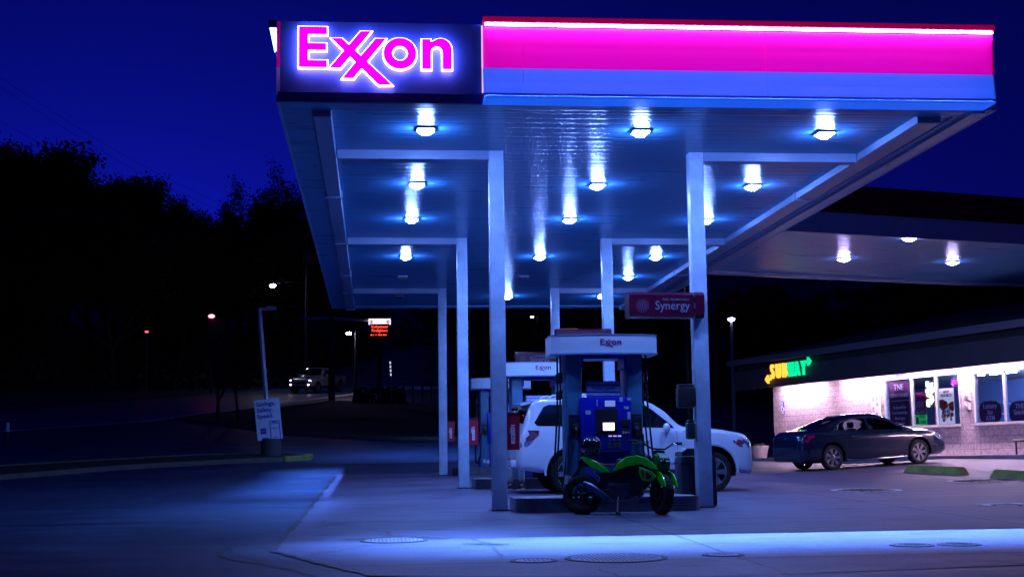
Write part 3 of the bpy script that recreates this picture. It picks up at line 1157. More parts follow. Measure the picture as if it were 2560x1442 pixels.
cover(2165, 1226, .52, 'cover ringed with white dashes on the drive ahead of the sedan', True, 22)
cover(2462, 1202, .62, 'cover ringed with white dashes in front of the yellow wheel stops', True, 24)
cover(2520, 1263, .22, 'pale slotted cover at the right edge of the drive', False, 5)
# dark collar of tar and a crack by the cracked cover
q = MB()
p = gr(985, 1352)
def blob(cx, cy, r0, r1, n, a0=0, a1=360):
    ring = []
    for k in range(n+1):
        a = R(a0+(a1-a0)*k/n)
        j0, j1 = random.uniform(.97, 1.03), random.uniform(.9, 1.12)
        ring.append(((cx+r0*j0*math.cos(a), cy+r0*j0*math.sin(a)), (cx+r1*j1*math.cos(a), cy+r1*j1*math.sin(a))))
    for (a, b2), (c, d) in zip(ring, ring[1:]):
        q.quad([(*a, G(*a)+.0105), (*b2, G(*b2)+.0105), (*d, G(*d)+.0105), (*c, G(*c)+.0105)])
blob(p.x+.02, p.y, .40, .62, 30, 5, 175)
def crack(pts, wd):
    pts = [gr(*a) for a in pts]
    fine = []
    for a, b2 in zip(pts, pts[1:]):
        for k in range(8):
            c = a.lerp(b2, k/8); fine.append((c.x+random.uniform(-.02, .02), c.y+random.uniform(-.05, .05)))
    for (x0, y0), (x1, y1) in zip(fine, fine[1:]):
        d = Vector((x1-x0, y1-y0))
        if d.length < 1e-5: continue
        n_ = Vector((-d.y, d.x)).normalized()*wd*random.uniform(.6, 1.3)
        q.quad([(x0-n_.x, y0-n_.y, G(x0, y0)+.0115), (x0+n_.x, y0+n_.y, G(x0, y0)+.0115), (x1+n_.x, y1+n_.y, G(x1, y1)+.0115), (x1-n_.x, y1-n_.y, G(x1, y1)+.0115)])
crack([(975, 1341), (968, 1330), (962, 1328)], .03)
crack([(800, 1305), (860, 1312), (935, 1325), (960, 1333)], .012)
crack([(765, 1390), (850, 1378), (930, 1361), (960, 1357)], .010)
crack([(1232, 1368), (1243, 1382), (1256, 1393)], .02)
crack([(1500, 1425), (1530, 1436), (1555, 1450)], .018)
crack([(2095, 1230), (2050, 1232)], .02)
crack([(1180, 1349), (1210, 1357), (1236, 1362)], .03)
for k in range(5):
    c = gr(1215+random.uniform(-35, 35), 1363+random.uniform(-3, 2))
    blob(c.x, c.y, .005, random.uniform(.06, .16), 9)
tag(q.build('tar_patch', TAR), 'black tar cracks and patches running across the slab', 'tar patch', kind='structure')
# curling tar lines on the asphalt beside the slab corner
q = MB()
crack([(683, 1372), (640, 1362), (590, 1360), (560, 1372), (548, 1384), (570, 1396), (640, 1408), (700, 1418), (760, 1432), (800, 1445)], .022)
crack([(575, 1366), (580, 1380), (610, 1392), (650, 1400)], .010)
crack([(60, 1250), (200, 1243), (330, 1246), (350, 1233)], .02)
for v in q.bm.verts: v.co.z -= .006
tag(q.build('tar_patch', TAR), 'curling tar repair lines on the asphalt by the slab corner', 'tar patch', kind='structure')

# ------------------------------------------------------------------ vehicles: a lofted body, glass laid on it, wheels, lights
KEYS = ('zb', 'zm', 'zk', 'zr', 'zt', 'wb', 'w', 'wk', 'wr')
class Loft:
    """body surface: stations along x (rear to front), each a half section"""
    def __init__(s, rows):
        s.x = [r[0] for r in rows]
        s.v = [r[1:] for r in rows]
    def par(s, x):
        X, V = s.x, s.v
        x = min(max(x, X[0]), X[-1])
        i = 0
        while i < len(X)-2 and x > X[i+1]: i += 1
        t = (x-X[i])/(X[i+1]-X[i])
        out = []
        for k in range(len(V[0])):
            p1, p2 = V[i][k], V[i+1][k]
            d = X[i+1]-X[i]
            def slope(j):
                if j == 0 or j == len(X)-1: return 0 if j == 0 else 0
                a = (V[j][k]-V[j-1][k])/(X[j]-X[j-1]); b = (V[j+1][k]-V[j][k])/(X[j+1]-X[j])
                if a*b <= 0: return 0
                return 2*a*b/(a+b)
            m1 = slope(i) if i > 0 else (p2-p1)/d
            m2 = slope(i+1) if i+1 < len(X)-1 else (p2-p1)/d
            h = ((2*t**3-3*t*t+1)*p1 + (t**3-2*t*t+t)*d*m1 + (-2*t**3+3*t*t)*p2 + (t**3-t*t)*d*m2)
            out.append(h)
        return dict(zip(KEYS, out))
    def section(s, x):
        q = s.par(x)
        zb, zm, zk, zr, zt, wb, w_, wk, wr = [q[k] for k in KEYS]
        P = [(wb*.5, zb), (wb, zb), (wb+(w_-wb)*.7, zb+.05), (w_, zb+(zm-zb)*.35), (w_, zm), (w_-.004, zm+(zk-zm)*.45), (wk+(w_-wk)*.55, zm+(zk-zm)*.82), (wk, zk)]
        g = max(zr-zk, 0)
        P += [(wk+(wr-wk)*.35, zk+g*.35), (wk+(wr-wk)*.72, zk+g*.72), (wr, zr)]
        h = zt-zr
        P += [(wr-.035, zr+h*.38), (wr-.10, zr+h*.66), (wr*.62, zr+h*.92), (wr*.3, zr+h*.99), (0, zt)]
        return P
    def mesh(s, n=64):
        q = MB()
        xs_ = []
        for a, b2 in zip(s.x, s.x[1:]):
            m = max(2, int(n*(b2-a)/(s.x[-1]-s.x[0])))
            xs_ += [a+(b2-a)*k/m for k in range(m)]
        xs_.append(s.x[-1])
        rows = []
        for x in xs_:
            P = s.section(x)
            pts = [(x, -y, z) for y, z in P] + [(x, y, z) for y, z in P[-2::-1]]
            rows.append([q.bm.verts.new(p) for p in pts])
        for A, B in zip(rows, rows[1:]):
            for k in range(len(A)-1):
                q.bm.faces.new((A[k], A[k+1], B[k+1], B[k]))
            q.bm.faces.new((A[-1], A[0], B[0], B[-1]))
        q.bm.faces.new(rows[0][::-1]); q.bm.faces.new(rows[-1])
        return q
    def hw(s, x, z):
        P = s.section(x)[1:]
        for (y0, z0), (y1, z1) in zip(P, P[1:]):
            if z0 <= z <= z1 and z1 > z0: return y0+(y1-y0)*(z-z0)/(z1-z0)
        return P[6][0]
    def top(s, x, y):
        P = s.section(x)[7:]
        for (y0, z0), (y1, z1) in zip(P, P[1:]):
            if y1 <= abs(y) <= y0 and y0 > y1: return z0+(z1-z0)*(y0-abs(y))/(y0-y1)
        return P[-1][1]
    def side_patch(s, poly, side, off=.006, q=None):
        """a panel with the side-view outline poly (x, z) laid on the flank"""
        q = q or MB()
        fine = []
        for i in range(len(poly)):
            a, b2 = Vector(poly[i]), Vector(poly[(i+1) % len(poly)])
            m = max(1, int((b2-a).length/.12))
            fine += [a.lerp(b2, k/m) for k in range(m)]
        vs_ = [q.bm.verts.new((p.x, side*(s.hw(p.x, p.y)+off), p.y)) for p in fine]
        es = [q.bm.edges.new((vs_[i], vs_[(i+1) % len(vs_)])) for i in range(len(vs_))]
        bmesh.ops.triangle_fill(q.bm, edges=es, use_beauty=True)
        return q
    def top_patch(s, x0, x1, yf, off=.006, n=10, q=None, m=8):
        """a panel on the upper surface between x0 and x1; yf(t) = half width"""
        q = q or MB()
        def f(u, v):
            x = x0+(x1-x0)*u
            y = yf(u)*(2*v-1)
            z = s.top(x, y)
            e = .02
            sx_ = (s.top(min(x+e, s.x[-1]), y)-s.top(max(x-e, s.x[0]), y))/(2*e)
            nrm = Vector((-sx_, 0, 1)).normalized()
            return Vector((x, y, z))+nrm*off
        q.grid(f, n, m)
        return q
GLASSD = mat('tinted_glass', (.006, .008, .012), .06, spec=.8, coat=.4)
CARGLASS = glass('car_glass', (.35, .42, .5), .25)
ALLOY = mat('alloy', (.55, .56, .6), .22, metal=.9)
LAMPRED = mat('tail_lens', (.16, .0, .04), .12, coat=.8)
REFL = mat('reflector', (.6, .62, .68), .12, metal=.8)
def wheel(o, x, y, z, r, wd, side, spokes, m_rim, two=False, steer=0.):
    """side -1: outer face toward -y"""
    mtx = Matrix.Translation((x, y, z)) @ Matrix.Rotation(steer, 4, 'Z') @ Matrix.Rotation(R(90)*(1 if side < 0 else -1), 4, 'X')
    # local z points to the outer side
    h = wd/2
    q = MB()
    ri = r*.70
    q.lathe([(ri, -h), (r*.90, -h), (r*.985, -h*.72), (r, -h*.3), (r, h*.3), (r*.985, h*.72), (r*.90, h), (ri, h*.96), (ri*.97, h*.4), (ri*.97, -h*.6)], 40, mtx, closed=True)
    for k in range(44):
        a = 2*PI*k/44
        mm = mtx @ Matrix.Rotation(a, 4, 'Z')
        q.box(r*.992, r*1.008, -.012, .012, -h*.62, h*.62, mtx=mm)
    t = q.build('tyre', RUBBER, None, smooth=35)
    wo_ = bpy.data.objects.new('wheel', t.data)
    bpy.data.objects.remove(t, do_unlink=True)
    COL.objects.link(wo_); wo_.parent = o
    q = MB()
    q.lathe([(ri, h*.90), (ri, h*.99), (ri*.93, h*.97), (ri*.90, h*.55), (ri*.90, -h*.4), (ri*.97, -h*.5)], 40, mtx, closed=True)
    q.lathe([(ri*.24, h*.3), (ri*.22, h*.78), (ri*.12, h*.84), (.002, h*.85)], 20, mtx)
    for k in range(spokes):
        for dd in ((-.11, .11) if two else (0,)):
            a = 2*PI*k/spokes
            mm = mtx @ Matrix.Rotation(a+dd, 4, 'Z')
            wi, wo2 = (.017, .022) if two else (.030, .046)
            sc_ = r/.33
            q.prism([(ri*.16, -wi*sc_), (ri*.95, -wo2*sc_), (ri*.95, wo2*sc_), (ri*.16, wi*sc_)], 'z', h*.45, h*.78, mtx=mm)
    q.build('rim', m_rim, wo_, smooth=30)
    q = MB(); q.lathe([(ri*.88, -h*.1), (ri*.88, h*.1), (.002, h*.1)], 32, mtx); q.build('brake_disc', DKSTEEL, wo_)
    return wo_
def cutter(x, y0, y1, z, r):
    q = MB()
    q.lathe([(r, y0), (r, y1)], 40, Matrix.Translation((x, 0, z)) @ Matrix.Rotation(R(-90), 4, 'X'))
    return q.build('cutter', None)

def arch_liner(o, x, z, r, s_, y0, y1):
    q = MB()
    mt = Matrix.Translation((x, 0, z)) @ Matrix.Rotation(R(-90), 4, 'X')
    n = 28
    A = []
    for y in (y0, y1):
        A.append([q.bm.verts.new(mt @ Vector((r*math.cos(2*PI*k/n), r*math.sin(2*PI*k/n), s_*y))) for k in range(n)])
    for k in range(n): q.bm.faces.new((A[0][k], A[0][(k+1) % n], A[1][(k+1) % n], A[1][k]))
    q.bm.faces.new(A[0])
    for v in list(q.bm.verts): v.co.z = max(v.co.z, z-.12)
    q.build('arch_liner', RUBBER, o)
# --- white sport utility vehicle
suvp = Vector((0, 28.36, 0))
xr, xf = 2.73, 7.55
SUVY = 29.36
o = empty('sport_utility_vehicle', (0, 0, 0), 0, 'white sport utility vehicle refuelling behind the nearest pump', 'car')
suv = o
SV = Loft([
 # x     zb   zm   zk   zr   zt   wb   w    wk   wr
 (-2.40, .56, .66, .80, .82, .84, .66, .74, .72, .66),
 (-2.36, .50, .68, .90, .93, .96, .80, .87, .85, .80),
 (-2.29, .46, .74, 1.08, 1.12, 1.15, .86, .935, .90, .86),
 (-2.24, .46, .76, 1.20, 1.26, 1.30, .86, .945, .905, .84),
 (-2.10, .44, .78, 1.22, 1.62, 1.68, .86, .95, .91, .80),
 (-1.96, .42, .78, 1.22, 1.74, 1.80, .86, .95, .91, .79),
 (-1.2, .40, .78, 1.21, 1.77, 1.83, .86, .945, .91, .785),
 (-.3, .40, .78, 1.20, 1.765, 1.83, .86, .945, .91, .78),
 (.25, .40, .78, 1.19, 1.71, 1.785, .86, .945, .91, .765),
 (.62, .40, .78, 1.185, 1.53, 1.62, .86, .945, .91, .77),
 (1.02, .40, .78, 1.18, 1.22, 1.285, .86, .945, .905, .82),
 (1.2, .42, .80, 1.17, 1.20, 1.25, .86, .945, .90, .84),
 (1.75, .44, .80, 1.13, 1.165, 1.215, .86, .95, .90, .83),
 (2.10, .40, .78, 1.07, 1.11, 1.16, .84, .94, .89, .80),
 (2.27, .36, .74, 1.04, 1.08, 1.13, .80, .92, .87, .78),
 (2.38, .33, .68, .98, 1.02, 1.07, .76, .88, .83, .74),
 (2.43, .34, .62, .88, .92, .97, .72, .83, .78, .68)])
SUVW = mat('suv_white', (.70, .74, .80), .22, var=.04, vscale=1.2, coat=.7)
wr_, wz = .385, .385
wxs = (-1.32, 1.60)
body = SV.mesh(70).build('body', SUVW, o, smooth=32)
cut(body, [cutter(x, -1.2, -.55, wz+.03, .47) for x in wxs] + [cutter(x, .55, 1.2, wz+.03, .47) for x in wxs])
q = MB()
q.box(-1.95, 1.95, -.62, .62, .40, .62)
for x in wxs: q.box(x-.52, x+.52, -.60, .60, .3, .95)
q.build('underbody', RUBBER, o)
for x in wxs:
    for s_ in (-1, 1):
        wheel(o, x, s_*.80, wz, wr_, .26, s_, 6, ALLOY)
        arch_liner(o, x, wz+.03, .464, s_, .565, .925)
        q = MB()
        arc = [(x+.50*math.cos(R(a)), wz+.03+.50*math.sin(R(a))) for a in range(-6, 187, 8)]
        q.tube([(px, s_*(SV.hw(px, max(pz, .55))-.008), pz) for px, pz in arc], .022, 6)
        q.build('wheel_flare', SUVW, o, smooth=True)
WIN = [[(-2.02, 1.36), (-1.96, 1.30), (-1.02, 1.28), (-1.02, 1.70), (-1.72, 1.70), (-1.82, 1.66)],
       [(-.96, 1.28), (-.16, 1.265), (-.16, 1.70), (-.96, 1.70)],
       [(-.08, 1.26), (.82, 1.235), (.76, 1.30), (.40, 1.58), (.26, 1.67), (-.08, 1.70)]]
for s_ in (-1, 1):
    for wpoly in WIN:
        SV.side_patch(wpoly, s_).build('window', GLASSD, o)
SV.top_patch(.35, 1.0, lambda t: .60+.12*t, m=8).build('windscreen', GLASSD, o, smooth=True)
SV.top_patch(-2.22, -2.00, lambda t: .76-.06*t, m=8).build('rear_window', GLASSD, o, smooth=True)
q = MB()
q.prism([(-2.26, 1.72), (-1.95, 1.80), (-1.5, 1.85), (-1.5, 1.80), (-1.95, 1.745), (-2.25, 1.685)], 'y', -.62, .62)
q.build('spoiler', SUVW, o, smooth=30)
q = MB()
for s_ in (-1, 1):
    q.tube([(-1.72, s_*.60, 1.80), (-1.6, s_*.60, 1.875), (-.9, s_*.60, 1.895), (.0, s_*.60, 1.88), (.12, s_*.60, 1.80)], .022, 8)
q.box(-1.62, -1.40, -.58, .58, 1.845, 1.875, bev=.01); q.box(-.3, -.2, -.58, .58, 1.85, 1.875, bev=.01)
q.build('roof_rack', SUVW, o, smooth=30)
for s_ in (-1, 1):
    SV.side_patch([(-2.31, 1.0), (-2.28, 1.16), (-2.24, 1.22), (-1.93, 1.215), (-1.94, 1.13), (-2.06, 1.02)], s_, .010).build('tail_lamp', LAMPRED, o)
    SV.side_patch([(-2.31, .89), (-2.31, .992), (-2.06, 1.012), (-2.16, .92)], s_, .010).build('reverse_lamp', REFL, o)
    hl = SV.side_patch([(1.98, 1.11), (2.14, 1.07), (2.37, .93), (2.36, .84), (2.14, .86), (2.01, .96)], s_, .009).build('headlight', REFL, o)
    q = MB(); q.ball((2.14, s_*(SV.hw(2.14, .95)+.006), .955), .055, 2, (1.1, .35, 1)); q.build('turn_lens', mat('amber_red', (.6, .04, .06), .2, coat=.5), hl, smooth=True)
    q = MB(); q.ball((.62, s_*1.06, 1.24), .1, 2, (.75, 1.0, .95)); q.tube([(.66, s_*.92, 1.17), (.64, s_*1.02, 1.19)], .03, 6); q.build('mirror', SUVW, o, smooth=True)
    for xh in (-.70, .18):
        q = MB(); q.box(xh-.11, xh+.11, s_*.968-.016, s_*.968+.016, .985, 1.015, bev=.008); q.build('handle', SUVW, o, smooth=30)
    for xs2 in (-1.0, -.12, .86):
        q = MB(); q.tube([(xs2, s_*(SV.hw(xs2, z)+.0005), z) for z in (.50, .65, .78, .9, 1.0, 1.1, 1.18)], .004, 4)
        q.build('door_gap', RUBBER, o)
    q = MB(); q.box(-.85, .92, s_*.90-.05, s_*.90+.06, .36, .43, bev=.015); q.build('side_step', DKSTEEL, o, smooth=30)
    q = MB(); q.box(-.84, .92, s_*.952-.012, s_*.952+.010, .56, .64, bev=.008); q.build('rocker_trim', SUVW, o, smooth=30)
q = MB(); q.box(-2.49, -2.34, -.80, .80, .52, .66, bev=.03); q.build('rear_bumper', SUVW, o, smooth=30)
q = MB(); q.box(-2.500, -2.47, -.6, .78, .665, .685); q.build('step_pad', BLACK, o)
q = MB(); q.box(-2.352, -2.33, -.24, .26, .98, 1.12, bev=.004); q.build('number_plate', mat('plate', (.6, .6, .62), .5), o)
q = MB(); q.box(2.30, 2.44, -.55, .55, .62, .82, bev=.03); q.build('grille', BLACK, o, smooth=30)
q = MB(); q.box(2.28, 2.46, -.80, .80, .44, .58, bev=.05); q.build('front_bumper', SUVW, o, smooth=30)

# --- dark sedan in front of the shop
ap = gr(2092, 1172)
SDX = .20
o = empty('sedan', (0, 0, 0), 0, 'dark grey four-door sedan parked nose-in at the shop wall', 'car')
sedan = o
hdg = R(12)
SDP = Vector((14.12, 40.55, 0))
SD = Loft([
 (-2.45, .30, .50, .72, .76, .80, .62, .72, .70, .62),
 (-2.38, .25, .54, .86, .90, .95, .74, .84, .80, .72),
 (-2.22, .28, .58, .98, 1.02, 1.05, .78, .90, .85, .74),
 (-1.85, .24, .60, 1.00, 1.05, 1.10, .80, .925, .87, .70),
 (-1.45, .22, .60, .99, 1.13, 1.22, .80, .93, .875, .64),
 (-.90, .20, .60, .97, 1.27, 1.375, .80, .93, .88, .60),
 (-.30, .19, .60, .955, 1.335, 1.445, .80, .93, .88, .59),
 (.25, .19, .59, .945, 1.31, 1.43, .80, .93, .88, .585),
 (.65, .19, .59, .935, 1.20, 1.31, .80, .93, .88, .60),
 (1.20, .20, .58, .92, .97, 1.04, .80, .93, .87, .70),
 (1.40, .20, .58, .91, .94, .995, .80, .93, .865, .74),
 (1.85, .22, .57, .86, .89, .94, .78, .92, .85, .72),
 (2.20, .24, .54, .75, .79, .85, .72, .87, .80, .66),
 (2.38, .28, .50, .62, .66, .72, .62, .78, .70, .56),
 (2.45, .32, .46, .54, .57, .62, .54, .66, .60, .48)])
PAINT = mat('sedan_paint', (.010, .022, .050), .18, metal=.35, coat=1.)
sw = .335
sx2 = (-1.42, 1.42)
body = SD.mesh(70).build('body', PAINT, o, smooth=32)
cut(body, [cutter(x, -1.2, -.60, sw+.02, .39) for x in sx2] + [cutter(x, .60, 1.2, sw+.02, .39) for x in sx2])
# hollow cabin with open window frames, so the lit wall shows through the panes
SWIN = [[(-1.30, 1.045), (-1.02, 1.02), (-.98, 1.02), (-.98, 1.22), (-1.10, 1.16)],
        [(-.93, 1.015), (-.18, 1.0), (-.18, 1.305), (-.62, 1.30), (-.93, 1.235)],
        [(-.10, .995), (.98, .975), (.80, 1.10), (.48, 1.235), (.2, 1.30), (-.10, 1.31)]]
crow = []
for k in range(15):
    x = -1.52 + (1.12+1.52)*k/14
    q_ = SD.par(x)
    zk_ = q_['zk']
    zr_ = max(q_['zr']-.045, zk_+.01)
    crow.append((x, .40, .6, zk_, zr_, max(q_['zt']-.055, zr_+.01), .70, q_['w']-.08, q_['wk']-.075, min(q_['wr']-.05, q_['wk']-.08)))
cab_ = Loft(crow).mesh(40).build('cutter', None)
cuts = [cab_]
for wpoly in SWIN:
    for s_ in (-1, 1):
        q = MB(); q.prism(wpoly, 'y', s_*.42, s_*1.2); cuts.append(q.build('cutter', None))
for xa, xb, hwid in ((.66, 1.10, .46), (-1.46, -1.0, .44)):
    pts = [(xa+(xb-xa)*k/6, SD.top(xa+(xb-xa)*k/6, .2)+.06) for k in range(7)]
    low = [(x, z-.2) for x, z in pts[::-1]]
    q = MB(); q.prism(pts+low, 'y', -hwid, hwid); cuts.append(q.build('cutter', None))
cut(body, cuts)
q = MB(); q.box(-1.9, 1.9, -.60, .60, .20, .5)
for x in sx2: q.box(x-.42, x+.42, -.62, .62, .2, .7)
q.build('underbody', RUBBER, o)
for x in sx2:
    for s_ in (-1, 1): wheel(o, x, s_*.80, sw, sw, .215, s_, 7, ALLOY, two=True)
# glasshouse: pale panes reflecting the shop
SGL = glass('clear_car_glass', (.50, .57, .66), .22)
for s_ in (-1, 1):
    for wpoly in SWIN: SD.side_patch(wpoly, s_, .006).build('window', SGL, o)
    q = MB()
    q.tube([(x, s_*(SD.hw(x, z)+.006), z) for x, z in ((-1.32, 1.04), (-1.1, 1.175), (-.9, 1.26), (-.6, 1.318), (-.2, 1.335), (.2, 1.318), (.5, 1.25), (.82, 1.105), (1.0, .985))], .008, 6)
    q.build('window_trim', CHROME, o, smooth=True)
    q = MB(); q.box(-1.0, 1.0, s_*.895-.04, s_*.895+.025, .215, .25, bev=.01); q.build('sill_trim', CHROME, o, smooth=30)
    SD.side_patch([(-2.36, .80), (-2.30, .92), (-1.98, .955), (-1.96, .90), (-2.12, .845), (-2.2, .76)], s_, .008).build('tail_lamp', mat('tail_lit', (.4, .0, .08), .1, coat=.9), o)
    SD.side_patch([(1.90, .80), (2.10, .775), (2.36, .62), (2.33, .57), (2.12, .64)], s_, .008).build('headlight', REFL, o)
    q = MB(); q.ball((.80, s_*1.0, 1.03), .075, 2, (.8, 1.25, .8)); q.tube([(.84, s_*.87, .98), (.82, s_*.97, 1.0)], .022, 6); q.build('mirror', PAINT, o, smooth=True)
    for xh in (-.80, .08):
        q = MB(); q.box(xh-.10, xh+.10, s_*.935-.016, s_*.935+.018, .835, .862, bev=.008); q.build('handle', PAINT, o, smooth=30)
    for xs2 in (-.14, -.96, 1.04):
        q = MB(); q.tube([(xs2-(.0 if z > .5 else 0), s_*(SD.hw(xs2, z)+.0005), z) for z in (.26, .4, .5, .6, .7, .8, .9, .97)], .004, 4)
        q.build('door_gap', RUBBER, o)
SD.top_patch(.55, 1.22, lambda t: .50+.14*t).build('windscreen', SGL, o, smooth=True)
SD.top_patch(-1.92, -.95, lambda t: .66-.14*t).build('rear_window', SGL, o, smooth=True)
q = MB(); q.prism([(-1.10, 1.36), (-.98, 1.42), (-.82, 1.41), (-.80, 1.395)], 'y', -.02, .02); q.build('aerial_fin', PAINT, o, smooth=30)
q = MB(); q.box(-2.445, -2.40, -.16, .16, .66, .78, bev=.004); q.build('number_plate', MATS['plate'], o)
q = MB(); q.box(-2.425, -2.36, -.04, .04, .84, .90, bev=.008); q.build('badge', CHROME, o)
q = MB(); q.box(-2.47, -2.30, -.62, .62, .30, .36, bev=.02); q.build('bumper_trim', BLACK, o, smooth=30)
q = MB(); q.box(2.30, 2.47, -.45, .45, .36, .52, bev=.03); q.build('grille', BLACK, o, smooth=30)
def seat(q, px, py, pz):
    q.box(px-.25, px+.22, py-.23, py+.23, pz, pz+.14, bev=.04)
    q.box(px-.33, px-.20, py-.22, py+.22, pz+.1, pz+.62, bev=.04)
    q.box(px-.35, px-.25, py-.12, py+.12, pz+.64, pz+.80, bev=.03)
for px_s, py_s in ((.28, -.38), (.28, .38), (-.72, -.36), (-.72, .36)):
    q = MB(); seat(q, px_s, py_s, .42); q.build('seat', BLACK, sedan, smooth=30)
q = MB(); q.box(.72, 1.02, -.68, .68, .70, .94, bev=.05); q.build('dashboard', BLACK, sedan, smooth=30)
q = MB(); q.tube([(.62+.05*math.sin(2*PI*k/20), .38+.18*math.cos(2*PI*k/20), .90+.17*math.sin(2*PI*k/20)) for k in range(20)], .015, 6, closed=True); q.build('steering_wheel', BLACK, sedan)
def put_vehicle(o, c, hdg, base):
    f, r_ = Vector((c.x+math.cos(hdg)*base, c.y+math.sin(hdg)*base)), Vector((c.x-math.cos(hdg)*base, c.y-math.sin(hdg)*base))
    zf, zr_ = G(f.x, f.y), G(r_.x, r_.y)
    l, ri = Vector((c.x-math.sin(hdg)*.8, c.y+math.cos(hdg)*.8)), Vector((c.x+math.sin(hdg)*.8, c.y-math.cos(hdg)*.8))
    zl, zri = G(l.x, l.y), G(ri.x, ri.y)
    fx = Vector((math.cos(hdg)*2*base, math.sin(hdg)*2*base, zf-zr_)).normalized()
    lx = Vector((-math.sin(hdg)*1.6, math.cos(hdg)*1.6, zl-zri)).normalized()
    up = fx.cross(lx).normalized()
    lx = up.cross(fx)
    o.matrix_world = Matrix.Translation((c.x, c.y, (zf+zr_+zl+zri)/4)) @ Matrix((fx, lx, up)).transposed().to_4x4()
put_vehicle(sedan, SDP, hdg, 1.42)
sedan.scale = (.99, 1.02, 1.07)
put_vehicle(suv, Vector((5.20, SUVY)), R(2.5), 1.4)
suv.scale = (1.01, 1.0, 1.05)

# --- pickup on the street, headlights on
o = empty('pickup_truck', (0, 0, 0), 0, 'silver pickup truck with headlights on, driving down the dark street', 'pickup')
PK = Loft([
 (-2.65, .60, .74, 1.02, 1.04, 1.06, .78, .90, .88, .84),
 (-2.55, .55, .76, 1.10, 1.12, 1.14, .82, .93, .90, .86),
 (-.95, .48, .76, 1.12, 1.14, 1.16, .84, .94, .91, .86),
 (-.86, .46, .76, 1.12, 1.55, 1.62, .84, .94, .91, .74),
 (-.60, .46, .76, 1.12, 1.70, 1.78, .84, .94, .91, .72),
 (.30, .45, .76, 1.12, 1.70, 1.79, .84, .94, .91, .71),
 (.62, .45, .76, 1.12, 1.52, 1.62, .84, .94, .91, .73),
 (1.05, .46, .76, 1.12, 1.18, 1.23, .84, .94, .90, .80),
 (1.7, .48, .76, 1.10, 1.13, 1.17, .84, .94, .89, .80),
 (2.3, .50, .74, 1.02, 1.05, 1.09, .82, .92, .86, .76),
 (2.5, .48, .66, .90, .94, .98, .76, .86, .80, .70),
 (2.6, .46, .60, .74, .78, .82, .68, .76, .70, .62)])
SILVER = mat('silver_paint', (.42, .44, .48), .25, metal=.4, coat=.6)
body = PK.mesh(60).build('body', SILVER, o, smooth=32)
cut(body, [cutter(x, -1.2, -.55, .42, .46) for x in (-1.6, 1.7)] + [cutter(x, .55, 1.2, .42, .46) for x in (-1.6, 1.7)])
q = MB(); q.box(-2.4, 2.4, -.6, .6, .36, .66); q.build('underbody', RUBBER, o)
q = MB(); q.box(-2.5, -1.0, -.72, .72, 1.145, 1.168); q.build('bed_liner', BLACK, o)
for x in (-1.6, 1.7):
    for s_ in (-1, 1):
        wheel(o, x, s_*.80, .38, .38, .25, s_, 6, ALLOY)
        arch_liner(o, x, .42, .454, s_, .565, .91)
for s_ in (-1, 1):
    PK.side_patch([(-.66, 1.19), (-.18, 1.18), (-.18, 1.62), (-.52, 1.62), (-.66, 1.55)], s_).build('window', GLASSD, o)
    PK.side_patch([(-.10, 1.18), (.80, 1.17), (.42, 1.55), (.2, 1.62), (-.10, 1.63)], s_).build('window', GLASSD, o)
    q = MB(); q.ball((.66, s_*1.05, 1.25), .1, 2, (.7, 1., .9)); q.tube([(.7, s_*.92, 1.17), (.66, s_*1.0, 1.2)], .03, 6); q.build('mirror', SILVER, o, smooth=True)
    q = MB(); q.ball((2.44, s_*.66, .90), .12, 2, (.7, 1.35, .7)); q.build('headlight', emat('headlight', (1., .62, 1.), 14.), o, smooth=True)
    q = MB(); q.ball((2.57, s_*.66, .62), .085, 2, (.7, 1., 1)); q.build('fog_lamp', MATS['headlight'], o, smooth=True)
    PK.side_patch([(-2.6, .84), (-2.6, 1.06), (-2.48, 1.08), (-2.48, .84)], s_, .01).build('tail_lamp', LAMPRED, o)
PK.top_patch(.42, 1.02, lambda t: .62+.12*t).build('windscreen', GLASSD, o, smooth=True)
PK.top_patch(-.93, -.70, lambda t: .70-.05*t, n=4).build('rear_window', GLASSD, o, smooth=True)
q = MB(); q.box(2.42, 2.63, -.50, .50, .70, .88, bev=.03); q.build('grille', BLACK, o, smooth=30)
q = MB(); q.box(2.50, 2.70, -.86, .86, .46, .60, bev=.05); q.build('front_bumper', BLACK, o, smooth=30)
tp = gr(786, 972)
TR = Vector((-4.3, 111.0))
put_vehicle(o, TR, R(-116), 1.6)
o.scale = (1.1, 1.14, 1.06)

